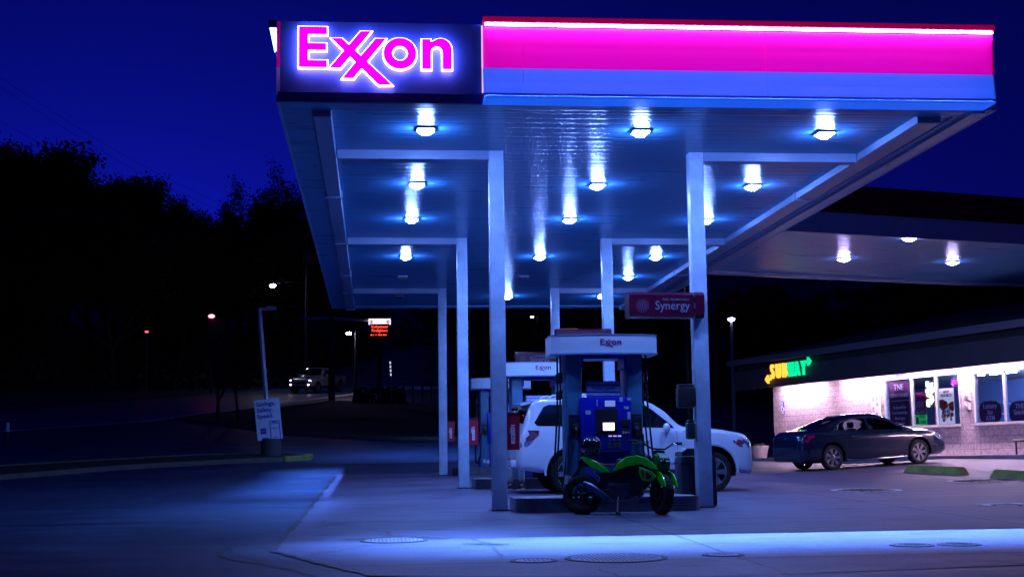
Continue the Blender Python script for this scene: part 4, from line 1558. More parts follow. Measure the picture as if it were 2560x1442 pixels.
# ------------------------------------------------------------------ green motorbike in front of the nearest pump
bc = Vector((3.72, 21.40))
bh = R(-24)
o = empty('motorbike', (bc.x, bc.y, G(bc.x, bc.y)), bh, 'small black and bright green motorbike on its stand before the nearest pump', 'motorbike')
o.rotation_euler = (R(-5), 0, bh)
o.scale = (1.10,)*3
bike = o
GREEN = mat('bike_green', (.02, .72, .01), .3, coat=.6)
DGREEN = mat('shroud_green', (.05, .42, .02), .4)
BK = mat('bike_black', (.006, .006, .008), .45)
ENG = mat('engine_metal', (.10, .11, .14), .35, metal=.8, var=.3, vscale=12)
def bike_wheel(x, y, z, r, wd, name, steer=0.):
    mtx = Matrix.Translation((x, y, z)) @ Matrix.Rotation(steer, 4, 'Z') @ Matrix.Rotation(R(90), 4, 'X')
    h = wd/2
    prof = []
    for k in range(11):
        a = PI*k/10
        prof.append((r-h*.72+h*.72*math.sin(a), -h*math.cos(a)))
    prof += [(r*.62, h*.8), (r*.62, -h*.8)]
    q = MB(); q.lathe(prof, 36, mtx, closed=True)
    for k in range(30):
        mm = mtx @ Matrix.Rotation(2*PI*k/30, 4, 'Z')
        q.box(r*.97, r*1.004, -.006, .006, -h*.6, h*.6, mtx=mm)
    w_ = q.build(name, RUBBER, o, smooth=35)
    q = MB()
    q.lathe([(r*.63, -h*.7), (r*.63, h*.7), (r*.55, h*.5), (r*.55, -h*.5)], 32, mtx, closed=True)
    q.lathe([(.035, -h*.8), (.035, h*.8), (.002, h*.8)], 12, mtx)
    for k in range(6):
        mm = mtx @ Matrix.Rotation(2*PI*k/6, 4, 'Z')
        q.prism([(.03, -.018), (r*.57, -.012), (r*.57, .012), (.03, .018)], 'z', -.015, .015, mtx=mm)
    q.build('rim', mat('rim_black', (.008, .008, .009), .6), w_, smooth=30)
    q = MB(); q.lathe([(r*.40, h*.82), (r*.40, h*.88), (r*.22, h*.88), (r*.22, h*.82)], 24, mtx, closed=True); q.build('brake_disc', mat('disc_dark', (.03, .03, .035), .5, metal=.5), w_)
    return w_
RX, FX, WR = -.56, .56, .28
ST = R(-52)
bike_wheel(RX, 0, WR, WR, .15, 'rear_wheel')
bike_wheel(FX, 0, WR, WR, .14, 'front_wheel', ST)
SM = Matrix.Translation((FX, 0, 0)) @ Matrix.Rotation(ST, 4, 'Z') @ Matrix.Translation((-FX, 0, 0))
q = MB()
for s_ in (-1, 1):
    q.tube([SM @ Vector(p) for p in ((FX, s_*.085, WR), (FX-.06, s_*.085, .44), (FX-.16, s_*.085, .78))], [.022, .024, .019], 10)
q.build('fork', ENG, o, smooth=True)
# front mudguard in two cheeks
q = MB()
for s_ in (-1, 1):
    prof = [(FX+.315*math.cos(R(a)), WR+.315*math.sin(R(a))) for a in range(15, 126, 11)]
    inn = [(FX+.20*math.cos(R(a)), WR+.20*math.sin(R(a))) for a in range(40, 116, 15)][::-1]
    q.prism(prof+inn, 'y', s_*.080, s_*.098, mtx=SM)
q.build('mudguard', GREEN, o, smooth=30)
# frame, engine, swing arm, exhaust
q = MB()
q.tube([(.40, 0, .80), (.18, 0, .62), (-.08, 0, .50), (-.20, 0, .38)], .032, 8)
q.tube([(-.10, .06, .55), (-.35, .08, .62), (-.50, .08, .72)], .016, 8); q.tube([(-.10, -.06, .55), (-.30, -.08, .62), (-.50, -.08, .72)], .016, 8)
q.tube([(.40, 0, .74), (.30, .07, .5), (.22, .08, .30)], .016, 8); q.tube([(.40, 0, .74), (.30, -.07, .5), (.22, -.08, .30)], .016, 8)
q.build('frame', BK, o, smooth=True)
q = MB()
q.box(-.20, .16, -.11, .11, .20, .44, bev=.04)
q.tube([(.10, 0, .32), (.30, 0, .34)], .07, 12)
for k in range(6): q.box(.13+k*.028, .142+k*.028, -.085, .085, .25, .43)
q.lathe([(.10, -.135), (.10, -.115), (.08, -.14)], 16, Matrix.Translation((-.06, 0, .30)) @ Matrix.Rotation(R(90), 4, 'X'))
q.build('engine', ENG, o, smooth=30)
q = MB()
for s_ in (-1, 1): q.tube([(-.16, s_*.09, .33), (-.40, s_*.095, .29), (RX, s_*.09, WR)], [.026, .022, .02], 8)
q.build('swing_arm', BK, o, smooth=True)
q = MB()
q.tube([(.30, -.05, .30), (.22, -.10, .17), (-.02, -.12, .16), (-.2, -.13, .22)], .018, 8)
q.tube([(-.16, -.14, .22), (-.24, -.15, .27), (-.40, -.16, .38), (-.50, -.165, .42)], [.03, .048, .05, .042], 12)
q.build('exhaust', mat('exhaust_steel', (.14, .16, .24), .3, metal=.8, var=.3), o, smooth=True)
q = MB()
q.tube([(-.30, -.15, .42), (-.27, -.17, .50), (-.32, -.17, .55), (-.36, -.17, .60)], .011, 6); q.build('passenger_peg', STEEL, o, smooth=True)
# side plastics, tank, seat, tail, shroud
def plate(poly, y0, y1, name, m_, inset=.0):
    for s_ in (-1, 1):
        q = MB(); q.prism(poly, 'y', s_*y0, s_*y1)
        bmesh.ops.bevel(q.bm, geom=list(q.bm.edges), offset=.006, segments=1, affect='EDGES')
        q.build(name, m_, o, smooth=25)
plate([(-.56, .785), (-.49, .785), (-.34, .725), (-.18, .615), (-.13, .565), (-.25, .575), (-.40, .635), (-.50, .715)], .07, .125, 'tail_panel', GREEN)
plate([(-.10, .565), (-.02, .70), (.10, .775), (.24, .80), (.38, .76), (.50, .66), (.53, .60), (.44, .62), (.30, .685), (.12, .66)], .085, .150, 'tank_panel', GREEN)
plate([(-.34, .56), (.10, .60), (.40, .56), (.40, .44), (.22, .26), (-.18, .24), (-.30, .40)], .06, .10, 'side_cover', BK)
plate([(-.10, .56), (.10, .645), (.30, .67), (.44, .61), (.47, .56), (.30, .60), (.08, .575)], .075, .135, 'lower_panel', BK)
plate([(.28, .64), (.46, .575), (.52, .50), (.44, .43), (.32, .455), (.275, .55)], .10, .160, 'shroud', DGREEN)
for s_ in (-1, 1):
    q = MB()
    q.prism([(.315, .60), (.345, .585), (.345, .485), (.325, .50)], 'y', s_*.158, s_*.164); q.prism([(.375, .575), (.46, .515), (.43, .47), (.38, .475)], 'y', s_*.158, s_*.164)
    q.build('shroud_vent', BK, o)
q = MB(); q.box(-.08, .34, -.085, .085, .50, .765, bev=.05); q.build('tank', BK, o, smooth=30)
q = MB(); q.prism([(.02, .76), (.10, .815), (.26, .825), (.36, .79), (.30, .76)], 'y', -.075, .075); q.build('tank_top', BK, o, smooth=30)
q = MB()
q.grid(lambda u, v: (-.55+.53*u, (-.12+.24*v)*(1-.25*(1-u)), .80-.115*math.sin(min(1, u*1.05)*PI*.5)**1.2-.02*(2*v-1)**2+.012*math.sin(u*9)), 16, 6)
bmesh.ops.solidify(q.bm, geom=list(q.bm.faces), thickness=.06)
q.build('seat', BK, o, smooth=30)
q = MB(); q.box(-.62, -.42, -.02, .02, .66, .74); q.prism([(-.60, .66), (-.52, .70), (-.72, .40), (-.76, .40)], 'y', -.06, .06); q.build('tail_bracket', BK, o)
q = MB(); q.box(-.79, -.75, -.09, .09, .42, .54); q.build('number_plate', MATS['plate'], o)
q = MB(); q.ball((-.58, 0, .75), .05, 2, (.6, 1.2, .6)); q.build('tail_lamp', LAMPRED, o, smooth=True)
# front lamp, dash, bars, mirror
q = MB(); q.prism([(.46, .82), (.58, .84), (.66, .74), (.64, .60), (.55, .56), (.47, .66)], 'y', -.095, .095, mtx=SM)
bmesh.ops.bevel(q.bm, geom=list(q.bm.edges), offset=.025, segments=2, affect='EDGES')
q.build('lamp_cowl', mat('cowl_green', (.008, .16, .02), .4), o, smooth=30)
q = MB(); q.ball(SM @ Vector((.635, 0, .70)), .06, 2, (.5, 1, 1)); q.build('headlight', GLASSD, o, smooth=True)
q = MB(); q.box(.42, .53, -.07, .07, .82, .88, mtx=SM, bev=.015); q.build('dash', BK, o, smooth=30)
q = MB()
q.tube([SM @ Vector(p) for p in ((.36, -.37, 1.00), (.42, -.24, .985), (.46, -.10, .90), (.46, .10, .90), (.42, .24, .985), (.36, .37, 1.00))], .013, 8)
hb = q.build('handlebar', BK, o, smooth=True)
q = MB()
for s_ in (-1, 1):
    q.tube([SM @ Vector((.355, s_*.40, 1.002)), SM @ Vector((.40, s_*.27, .99))], .020, 10)
q.build('grip', RUBBER, hb, smooth=True)
q = MB()
for s_ in (-1, 1):
    q.tube([SM @ Vector(p) for p in ((.43, s_*.24, .985), (.47, s_*.26, .975), (.46, s_*.36, .965), (.47, s_*.40, .975))], .007, 6)
q.build('lever', STEEL, hb, smooth=True)
q = MB(); q.tube([(-.02, .10, .25), (-.0, .24, .10), (.02, .32, .005)], .012, 6); q.tube([(.0, .30, .012), (.06, .36, .005)], .016, 6)
for v in q.bm.verts: v.co.y *= -1
q.build('side_stand', BK, o, smooth=True)
q = MB()
q.tube([(.30, -.06, .86), (.42, -.12, .72), (.50, -.10, .50), (.56, -.09, .36)], .007, 6); q.tube([(.30, .06, .86), (.44, .10, .70), (.52, .11, .48), (.57, .09, .34)], .007, 6)
q.build('brake_cable', BK, o, smooth=True)
# black helmet resting on the seat
hp = bike.matrix_basis @ Vector((-.43, 0, .80))
o = empty('helmet', hp, bh+R(150), 'black full-face helmet resting on the motorbike seat', 'helmet')
q = MB()
q.ball((0, 0, .155), .15, 3, (1.12, .92, 1.04))
for v in q.bm.verts:
    if v.co.z < .07: v.co.z = .07-(.07-v.co.z)*.25
    if v.co.x > .05 and v.co.z < .15: v.co.x += .03
q.build('shell', mat('helmet_black', (.012, .012, .014), .12, coat=.8), o, smooth=True)
q = MB()
q.grid(lambda u, v: (.172*math.cos(R(-62+124*u))*1.0+.004, .145*math.sin(R(-62+124*u))*1.02, .135+.10*v), 14, 4)
q.build('visor', GLASSD, o, smooth=True)
q = MB(); q.tube([(.12*math.cos(2*PI*k/16), .10*math.sin(2*PI*k/16), .035) for k in range(16)], .02, 6, closed=True); q.build('neck_roll', RUBBER, o)

# ------------------------------------------------------------------ the person refuelling on the far side of the white car
def skin_mesh(name, joints, bones, m_, parent, root=0, sub=2):
    me = bpy.data.meshes.new(name)
    me.from_pydata([j[:3] for j in joints], bones, [])
    ob = bpy.data.objects.new(name, me)
    COL.objects.link(ob)
    md = ob.modifiers.new('skin', 'SKIN')
    md.use_smooth_shade = True
    for i, j in enumerate(joints):
        sv = me.skin_vertices[0].data[i]
        r_ = j[3]
        sv.radius = r_ if isinstance(r_, tuple) else (r_, r_)
        sv.use_root = (i == root)
    s2 = ob.modifiers.new('sub', 'SUBSURF')
    s2.levels = s2.render_levels = sub
    bake(ob)
    ob.data.materials.clear()
    ob.data.materials.append(m_)
    ob.data.polygons.foreach_set('use_smooth', [True]*len(ob.data.polygons))
    ob.parent = parent
    return ob
pp = at(1292, 1213, 30.98)
o = empty('person', (pp.x, pp.y, G(pp.x, pp.y)), R(-20), 'person in pale trousers and dark shoes standing behind the white car', 'person')
person = o
SKIN = mat('skin', (.42, .25, .19), .55)
# x = sideways, -y = forward (toward the car)
J = [(0, 0, .95, (.14, .10)), (0, .0, 1.15, (.135, .095)), (0, .0, 1.34, (.16, .10)), (0, .01, 1.46, (.11, .08)), (0, -.01, 1.53, .052), (0, -.03, 1.62, (.072, .085)), (0, -.035, 1.72, (.075, .09)),
     (.19, .01, 1.42, .055), (.23, -.04, 1.16, .044), (.18, -.24, 1.06, .034), (.17, -.30, 1.04, (.022, .034)),
     (-.19, .01, 1.42, .055), (-.24, .02, 1.14, .044), (-.25, -.06, .92, .034), (-.25, -.08, .87, (.022, .036)),
     (.10, 0, .86, .088), (.105, -.01, .50, .060), (.11, .01, .10, .042), (.12, -.10, .04, (.038, .03)),
     (-.10, 0, .86, .088), (-.12, .0, .50, .060), (-.14, .03, .10, .042), (-.16, -.08, .04, (.038, .03))]
Bn = [(0, 1), (1, 2), (2, 3), (3, 4), (4, 5), (5, 6), (3, 7), (7, 8), (8, 9), (9, 10), (3, 11), (11, 12), (12, 13), (13, 14), (0, 15), (15, 16), (16, 17), (17, 18), (0, 19), (19, 20), (20, 21), (21, 22)]
skin_mesh('body', J, Bn, SKIN, o)
def fingers(base, dirv, side, name):
    for k in range(5):
        q = MB()
        b0 = Vector(base) + Vector((0, 0, .028-.014*k)) if k < 4 else Vector(base)+Vector((side*.02, 0, .03))
        d = Vector(dirv)
        L_ = (.075, .085, .08, .062, .05)[k]
        bend = Vector((side*.03, 0, -.02)) if k < 4 else Vector((side*.03, -.02, .0))
        q.tube([b0, b0+d*L_*.45, b0+d*L_*.75+bend*.5, b0+d*L_*.85+bend*1.2], [.010, .0095, .0085, .006], 8)
        q.build(name, SKIN, o, smooth=True)
fingers((.165, -.345, 1.035), (-.1, -1, 0), -1, 'finger')
fingers((-.25, -.095, .83), (0, -.2, -1), 1, 'finger')
q = MB()
q.ball((0, -.135, 1.655), .018, 2, (.8, 1, 1.2)); q.build('nose', SKIN, o, smooth=True)
q = MB(); q.ball((.03, -.118, 1.69), .011, 2); q.ball((-.03, -.118, 1.69), .011, 2); q.build('eye', BLACK, o, smooth=True)
q = MB(); q.ball((0, -.118, 1.605), .02, 2, (1.1, .4, .3)); q.build('mouth', mat('lips', (.4, .15, .13), .5), o, smooth=True)
for s_ in (-1, 1):
    q = MB(); q.ball((s_*.078, -.03, 1.675), .03, 2, (.35, .7, 1.1)); q.build('ear', SKIN, o, smooth=True)
q = MB(); q.ball((0, -.015, 1.73), .105, 3, (.86, 1.0, .8))
for v in q.bm.verts:
    if v.co.y < -.07 and v.co.z < 1.74: v.co.y = -.07
q.build('hair', mat('hair', (.02, .014, .012), .7), o, smooth=True)
JT = [(0, 0, 1.04, (.15, .11)), (.10, 0, .86, .104), (.108, -.01, .50, .082), (.115, .01, .13, .072), (-.10, 0, .86, .104), (-.122, .0, .50, .082), (-.142, .03, .13, .072)]
skin_mesh('trousers', JT, [(0, 1), (1, 2), (2, 3), (0, 4), (4, 5), (5, 6)], mat('pale_trousers', (.42, .42, .46), .8, var=.25, vscale=9, bump=.3), o)
JJ = [(0, 0, .84, (.17, .13)), (0, 0, 1.15, (.16, .12)), (0, 0, 1.34, (.185, .125)), (0, .01, 1.47, (.11, .09)), (.19, .01, 1.42, .075), (.235, -.04, 1.16, .062), (.19, -.22, 1.07, .05), (-.19, .01, 1.42, .075), (-.245, .02, 1.14, .062), (-.25, -.05, .95, .05)]
skin_mesh('jacket', JJ, [(0, 1), (1, 2), (2, 3), (3, 4), (4, 5), (5, 6), (3, 7), (7, 8), (8, 9)], mat('dark_jacket', (.03, .035, .05), .8, var=.2), o)
for x, y in ((.118, -.04), (-.155, -.02)):
    q = MB(); q.box(x-.05, x+.05, y-.17, y+.10, .02, .105, bev=.035); sh = q.build('shoe', mat('shoe_black', (.02, .02, .025), .5), o, smooth=40)
    q = MB(); q.box(x-.052, x+.052, y-.175, y+.105, .0, .026, bev=.008); q.build('sole', mat('shoe_sole', (.6, .6, .62), .6), sh)

# ------------------------------------------------------------------ the shop
PH = R(-75.4)
S0 = Vector((15.67, 54.86, 0))
ex, ey = Vector((math.cos(PH), math.sin(PH), 0)), Vector((-math.sin(PH), math.cos(PH), 0))
def wp(px, py, off=0.):
    """photo pixel to (along, up) on the plane parallel to the wall at local y = off"""
    d = ray(px, py)
    t = (S0+ey*off).dot(ey)/d.dot(ey)
    p = d*t
    return (p-S0).dot(ex), p.z
shop = empty('shop_building', S0, PH, 'pale split-block convenience shop with lit front wall and deep dark eaves', 'shop')
ZW0, ZE = .02, 2.84
LW = 27.0
def block_mat():
    m = bpy.data.materials.new('split_block')
    m.use_nodes = True
    t = m.node_tree; L = t.links.new
    b = t.nodes['Principled BSDF']
    tc = t.nodes.new('ShaderNodeTexCoord')
    cb = t.nodes.new('ShaderNodeMapping')
    cb.inputs['Rotation'].default_value = (R(90), 0, 0)
    L(tc.outputs['Object'], cb.inputs[0])
    br = t.nodes.new('ShaderNodeTexBrick')
    br.inputs['Scale'].default_value = 1.0
    br.inputs['Brick Width'].default_value = .40
    br.inputs['Row Height'].default_value = .20
    br.inputs['Mortar Size'].default_value = .009
    br.inputs['Mortar Smooth'].default_value = .4
    br.inputs['Color1'].default_value = (.62, .52, .56, 1)
    br.inputs['Color2'].default_value = (.54, .45, .49, 1)
    br.inputs['Mortar'].default_value = (.26, .22, .25, 1)
    L(cb.outputs[0], br.inputs['Vector'])
    n = t.nodes.new('ShaderNodeTexNoise')
    n.inputs['Scale'].default_value = 9
    n.inputs['Detail'].default_value = 7
    n.inputs['Roughness'].default_value = .7
    L(tc.outputs['Object'], n.inputs['Vector'])
    mx = t.nodes.new('ShaderNodeMix'); mx.data_type = 'RGBA'; mx.blend_type = 'MULTIPLY'
    mx.inputs[0].default_value = .8
    rp = t.nodes.new('ShaderNodeValToRGB')
    rp.color_ramp.elements[0].position = .36; rp.color_ramp.elements[0].color = (.45, .42, .45, 1)
    rp.color_ramp.elements[1].position = .6; rp.color_ramp.elements[1].color = (1, 1, 1, 1)
    L(n.outputs['Fac'], rp.inputs[0])
    L(br.outputs['Color'], mx.inputs[6]); L(rp.outputs[0], mx.inputs[7])
    L(mx.outputs[2], b.inputs['Base Color'])
    b.inputs['Roughness'].default_value = .9
    ad = t.nodes.new('ShaderNodeMath'); ad.operation = 'MULTIPLY_ADD'
    ad.inputs[1].default_value = -1.2
    L(br.outputs['Fac'], ad.inputs[0]); L(n.outputs['Fac'], ad.inputs[2])
    bp = t.nodes.new('ShaderNodeBump'); bp.inputs['Strength'].default_value = 1.0; bp.inputs['Distance'].default_value = .05
    L(ad.outputs[0], bp.inputs['Height']); L(bp.outputs[0], b.inputs['Normal'])
    return m
BLOCK = block_mat()
w1x0, w1z0 = wp(2214, 1073); w1x1, _ = wp(2405, 1061)
w1z1 = wp(2300, 939)[1]; w1z0 = wp(2300, 1067)[1]
w2x0, _ = wp(2437, 1060); w2x1 = w2x0+5.6
w2z0, w2z1 = wp(2480, 1059)[1], wp(2480, 925)[1]
q = MB()
wins = [(w1x0, w1x1, w1z0, w1z1), (w2x0, w2x1, w2z0, w2z1)]
cur = 0.
for a, b2, c, d in wins:
    q.box(cur, a, 0, .2, -.5, ZE+.1)
    q.box(a, b2, 0, .2, -.5, c); q.box(a, b2, 0, .2, d, ZE+.1)
    cur = b2
q.box(cur, LW, 0, .2, -.5, ZE+.1)
q.box(0, .2, .2, 11.8, -.5, ZE+.1); q.box(LW-.2, LW, .2, 11.8, -.5, ZE+.1); q.box(0, LW, 11.8, 12, -.5, ZE+.1)
q.build('wall', BLOCK, shop)
q = MB(); q.box(.2, LW-.2, .2, 11.8, -.02, .02); q.build('interior_floor', mat('shop_floor', (.2, .2, .22), .4), shop)
q = MB(); q.box(.2, LW-.2, 6.0, 6.1, .02, ZE); q.build('interior_wall', mat('shop_wall', (.28, .42, .80), .7), shop)
q = MB(); q.box(.2, LW-.2, .2, 5.99, ZE-.1, ZE-.04); q.build('interior_ceiling', mat('shop_ceiling', (.5, .5, .5), .8), shop)
q = MB()
for x in (w2x0+1.6, w2x0+4.0): q.box(x-.6, x+.6, 2.9, 3.05, ZE-.16, ZE-.11)
q.box(w1x0+1.0, w1x0+2.2, 2.4, 2.5, ZE-.16, ZE-.11); q.box(w1x0+2.6, w1x0+3.8, 2.4, 2.5, ZE-.16, ZE-.11)
q.build('ceiling_tube', emat('tube', (.38, .5, 1.), 230.0), shop)
FRAME = mat('window_frame', (.5, .48, .5), .4, metal=.3)
PANE = glass('shop_glass', (.85, .88, .95), .12)
def window(x0, x1, z0, z1, mull):
    q = MB()
    f = .055
    q.box(x0, x1, -.03, .09, z0, z0+f); q.box(x0, x1, -.03, .09, z1-f, z1)
    for x in [x0+f/2, x1-f/2]: q.box(x-f/2, x+f/2, -.028, .088, z0+f, z1-f)
    for x in mull: q.box(x-f*.6, x+f*.6, -.026, .086, z0+f, z1-f)
    o = q.build('window', FRAME, shop)
    q = MB(); q.box(x0-.03, x1+.03, -.09, -.032, z0-.05, z0+.012, bev=.008); q.build('sill', FRAME, o)
    edges = [x0]+mull+[x1]
    q = MB()
    for a, b2 in zip(edges, edges[1:]):
        q.box(a+f*.61, b2-f*.61, .026, .034, z0+f, z1-f)
    q.build('pane', PANE, o)
    return o
m1, m2 = wp(2280, 1000)[0], wp(2341, 1000)[0]
window(w1x0, w1x1, w1z0, w1z1, [m1, m2])
m3 = wp(2512, 1000)[0]
window(w2x0, w2x1, w2z0, w2z1, [m3, m3+(m3-w2x0)])
# roof: soffit, fascia, shadow gap and upper gutter, hipped shingle deck
OV = 1.2
rx0 = wp(1838, 971, -OV)[0]
rx0u = rx0-.35
SOF = mat('eave_soffit', (.42, .40, .42), .7)
q = MB(); q.box(rx0+.03, LW+1, -OV+.03, -.002, ZE, ZE+.05); q.box(rx0+.03, -.002, 0, 12.8, ZE, ZE+.05); q.build('eave_soffit', SOF, shop)
FAS = mat('fascia_board', (.06, .055, .065), .6, var=.25, vscale=2)
q = MB(); q.box(rx0, LW+1, -OV-.03, -OV+.028, ZE-.17, ZE+.56); q.box(rx0-.03, rx0+.028, -OV+.03, 12.8, ZE-.02, ZE+.56); q.build('fascia', FAS, shop)
q = MB(); q.box(rx0+.1, LW+.9, -OV+.1, 12.7, ZE+.058, ZE+.80); q.build('roof_core', mat('shingle', (.02, .02, .024), .9), shop)
q = MB(); q.box(rx0u, LW+1.2, -OV-.16, -OV+.02, ZE+.80, ZE+1.03, bev=.015); q.box(rx0u, rx0u+.16, -OV+.022, 12.9, ZE+.80, ZE+1.03); q.build('gutter', mat('gutter_metal', (.10, .11, .14), .5), shop)
q = MB()
a = [(rx0u+.1, -OV-.06, ZE+1.0), (LW+1.2, -OV-.06, ZE+1.0), (LW+1.2, 12.9, ZE+1.0), (rx0u+.1, 12.9, ZE+1.0)]
r_ = [(rx0u+6, 5.8, ZE+2.6), (LW-5, 5.8, ZE+2.6)]
q.quad((a[0], a[1], r_[1], r_[0])); q.quad((a[2], a[3], r_[0], r_[1]))
q.bm.faces.new([q.bm.verts.new(p) for p in (a[3], a[0], r_[0])]); q.bm.faces.new([q.bm.verts.new(p) for p in (a[1], a[2], r_[1])])
bmesh.ops.remove_doubles(q.bm, verts=q.bm.verts, dist=.001)
q.build('roof', MATS['shingle'], shop)
# raised walk along the wall
q = MB(); q.box(-7, LW+3, -1.45, .0, -.6, ZW0+.0, bev=.02); q.box(-7, -.002, .002, 10, -.6, ZW0-.004)
o = q.build('sidewalk', mat('walk_concrete', (.36, .32, .35), .85, var=.2, vscale=2, bump=.3)); o.location = S0; o.rotation_euler = (0, 0, PH)
tag(o, 'raised concrete walk along the front wall of the shop', 'sidewalk', kind='structure')
# downlights hidden behind the fascia
EL = emat('eave_lamp_lens', (1.0, .66, .94), 175.)
xs_l = [wp(p, 950)[0] for p in (2010, 2170, 2330, 2475)]
xs_l += [xs_l[-1]+3.6, xs_l[-1]+7.4]
names = ['by the blue access sign', 'between the access sign and the first window', 'over the middle of the poster window', 'between the two shop windows', 'over the second window', 'at the far right of the wall']
e0 = None
for x, nm in zip(xs_l, names):
    if e0 is None:
        o = empty('eave_lamp', (0, 0, 0), 0, 'x', 'lamp', 'lamps under the shop eaves')
        q = MB(); q.box(-1.54, 1.54, -.10, .10, -.025, 0, bev=.006); q.build('housing', FRAME, o)
        q = MB(); q.box(-1.5, 1.5, -.06, .06, -.042, -.026); q.build('lens', EL, o)
        e0 = o
    else: o = copy_tree(e0)
    o['label'] = 'tube lamp under the shop eaves, ' + nm
    p = S0 + ex*x + ey*(-.36)
    o.location = (p.x, p.y, ZE)
    o.rotation_euler = (0, 0, PH)
# lit shop name on the fascia
p0 = wp(1926, 950, -OV-.1); p1 = wp(2018, 903, -OV-.1)
zc = wp(1970, 926, -OV-.1)[1]
b_ = S0 + ex*((p0[0]+p1[0])/2) + ey*(-OV-.06)
o = empty('shop_sign', (b_.x, b_.y, zc), PH, 'lit SUBWAY letters in yellow and green on the shop fascia', 'sign')
YEL = emat('yellow_face', (1.0, .42, .04), 1.9)
GRN = emat('green_face', (.0, .72, .30), 1.25)
WL = p1[0]-p0[0]
lh = .60
cw = WL/6
for i, ch in enumerate('SUBWAY'):
    text(ch, lh*1.25, YEL if i < 3 else GRN, o, (-WL/2+cw*(i+.5), -.07, 0), name='letter', bold=.010, ext=.05, sx=cw/(lh*(1.34 if ch == 'W' else 1.14)))
for s_, mm_ in ((-1, YEL), (1, GRN)):
    q = MB()
    x = s_*(WL/2+.02)
    q.prism([(x-s_*.08, s_*.285), (x+s_*.08, s_*.285), (x+s_*.08, s_*.40), (x+s_*.27, s_*.24), (x+s_*.08, s_*.08), (x+s_*.08, s_*.195), (x-s_*.08, s_*.195)], 'y', -.12, -.02)
    q.build('arrow', mm_, o)
q = MB(); q.box(-WL/2, WL/2, -.018, .0, -.30, -.27); q.box(-WL/2, WL/2, -.018, .0, .27, .30); q.build('rail', DKSTEEL, o)

# signs and papers on the wall and in the windows
def wall_thing(name, px0, py0, px1, py1, off, label, cat, group=None):
    xa, za = wp(px0, py0, off); xb, zb = wp(px1, py1, off)
    b = S0 + ex*((xa+xb)/2) + ey*off
    o = empty(name, (b.x, b.y, (za+zb)/2), PH, label, cat, group)
    return o, abs(xb-xa), abs(za-zb)
PRW = mat('printed_white', (.72, .70, .74), .6)
PRD = mat('printed_dark', (.10, .03, .10), .5)
PRB = mat('printed_blue', (.02, .10, .40), .5)
o, W_, H_ = wall_thing('access_sign', 1953, 1004, 1961, 1036, -.03, 'small blue and white accessible parking sign on the wall near its left corner', 'sign')
q = MB(); q.box(-W_/2, W_/2, -.01, .01, -H_/2, H_/2); q.build('plate', PRB, o)
q = MB()
q.tube([(.14*math.cos(a)*.6-.0, -.014, -.02+.14*math.sin(a)*.8) for a in [R(t_) for t_ in range(100, 350, 20)]], .016, 6)
q.ball((-.02, -.014, .20), .035, 1, (1, .3, 1)); q.tube([(-.02, -.014, .16), (-.01, -.014, .02), (.07, -.014, .02), (.11, -.014, -.10)], .016, 6)
q.box(-W_*.4, W_*.4, -.014, -.0105, -H_*.44, -H_*.30)
q.build('symbol', PRW, o)
o, W_, H_ = wall_thing('notice_board', 2178, 968, 2201, 1046, -.06, 'pale notice board with papers beside the first shop window', 'notice board')
q = MB(); q.box(-W_/2, W_/2, -.03, .05, -H_/2, H_/2, bev=.01); q.build('board', PRW, o)
q = MB()
for a, b2, c, d in ((-.4, -.05, .05, .25), (.12, .38, .08, .22), (.15, .40, -.10, .0), (-.38, -.1, -.30, -.12), (.05, .3, -.42, -.30)):
    q.box(a*W_, b2*W_, -.036, -.0305, c*H_, d*H_)
q.build('paper', mat('paper', (.42, .30, .48), .7, var=.5, vscale=12), o)
q = MB(); q.box(-.42*W_, .42*W_, -.036, -.0305, .33*H_, .43*H_); q.build('heading_strip', mat('pink_print', (.6, .2, .35), .6), o)
for i, (py0, py1) in enumerate(((978, 1000), (1006, 1024))):
    o, W_, H_ = wall_thing('meter_box', 2411, py0, 2425, py1, -.04, ('upper' if i == 0 else 'lower') + ' pale meter box on the wall between the windows', 'meter box', 'meter boxes')
    q = MB(); q.box(-W_/2, W_/2, -.06, .04, -H_/2, H_/2, bev=.012); q.build('case', mat('meter_grey', (.46, .40, .44), .6, var=.2), o)
    q = MB(); q.lathe([(W_*.3, 0), (W_*.3, .03), (W_*.2, .04), (.001, .04)], 16, Matrix.Translation((0, -.06, 0)) @ Matrix.Rotation(R(90), 4, 'X')); q.build('dial', FRAME, o)
# vinyl panel with the shop name
PO = .05
o, W_, H_ = wall_thing('window_panel', 2222, 952, 2276, 1066, PO, 'dark window panel listing sandwiches, beverages and snacks', 'window panel')
q = MB(); q.box(-W_/2, W_/2, -.004, .006, -H_/2, H_/2); q.build('vinyl', PRD, o)
q = MB(); q.box(-W_*.42, W_*.5, -.008, -.0045, .06*H_-.012, .06*H_+.012); q.build('rule', PRW, o)
text('TNE', .30, PRW, o, (0, -.008, .34*H_), bold=-.004, ext=.003)
text('CONVENIENCE', .17, PRW, o, (0, -.008, .17*H_), sx=W_/1.32, ext=.003)
for i, ln in enumerate(('Grab-and-Go', 'Fresh Sandwiches', 'Beverages', '& Snacks!')):
    text(ln, .165, PRW, o, (0, -.008, -.08*H_-i*.115*H_), sx=W_/1.5 if i == 1 else W_/1.35, ext=.003, bold=.008)
o, W_, H_ = wall_thing('game_poster', 2287, 1025, 2318, 1062, PO, 'green game poster with a red heading low in the first window', 'poster')
q = MB(); q.box(-W_/2, W_/2, -.004, .006, -H_/2, H_*.18); q.build('sheet', emat('game_green_glow', (.02, .55, .12), .55, (.05, .4, .1)), o)  # emission put into the sheet to brighten it; paper is no lamp
q = MB(); q.box(-W_/2, W_/2, -.004, .006, H_*.185, H_/2); q.build('heading', mat('heading_red', (.30, .08, .05), .6), o)
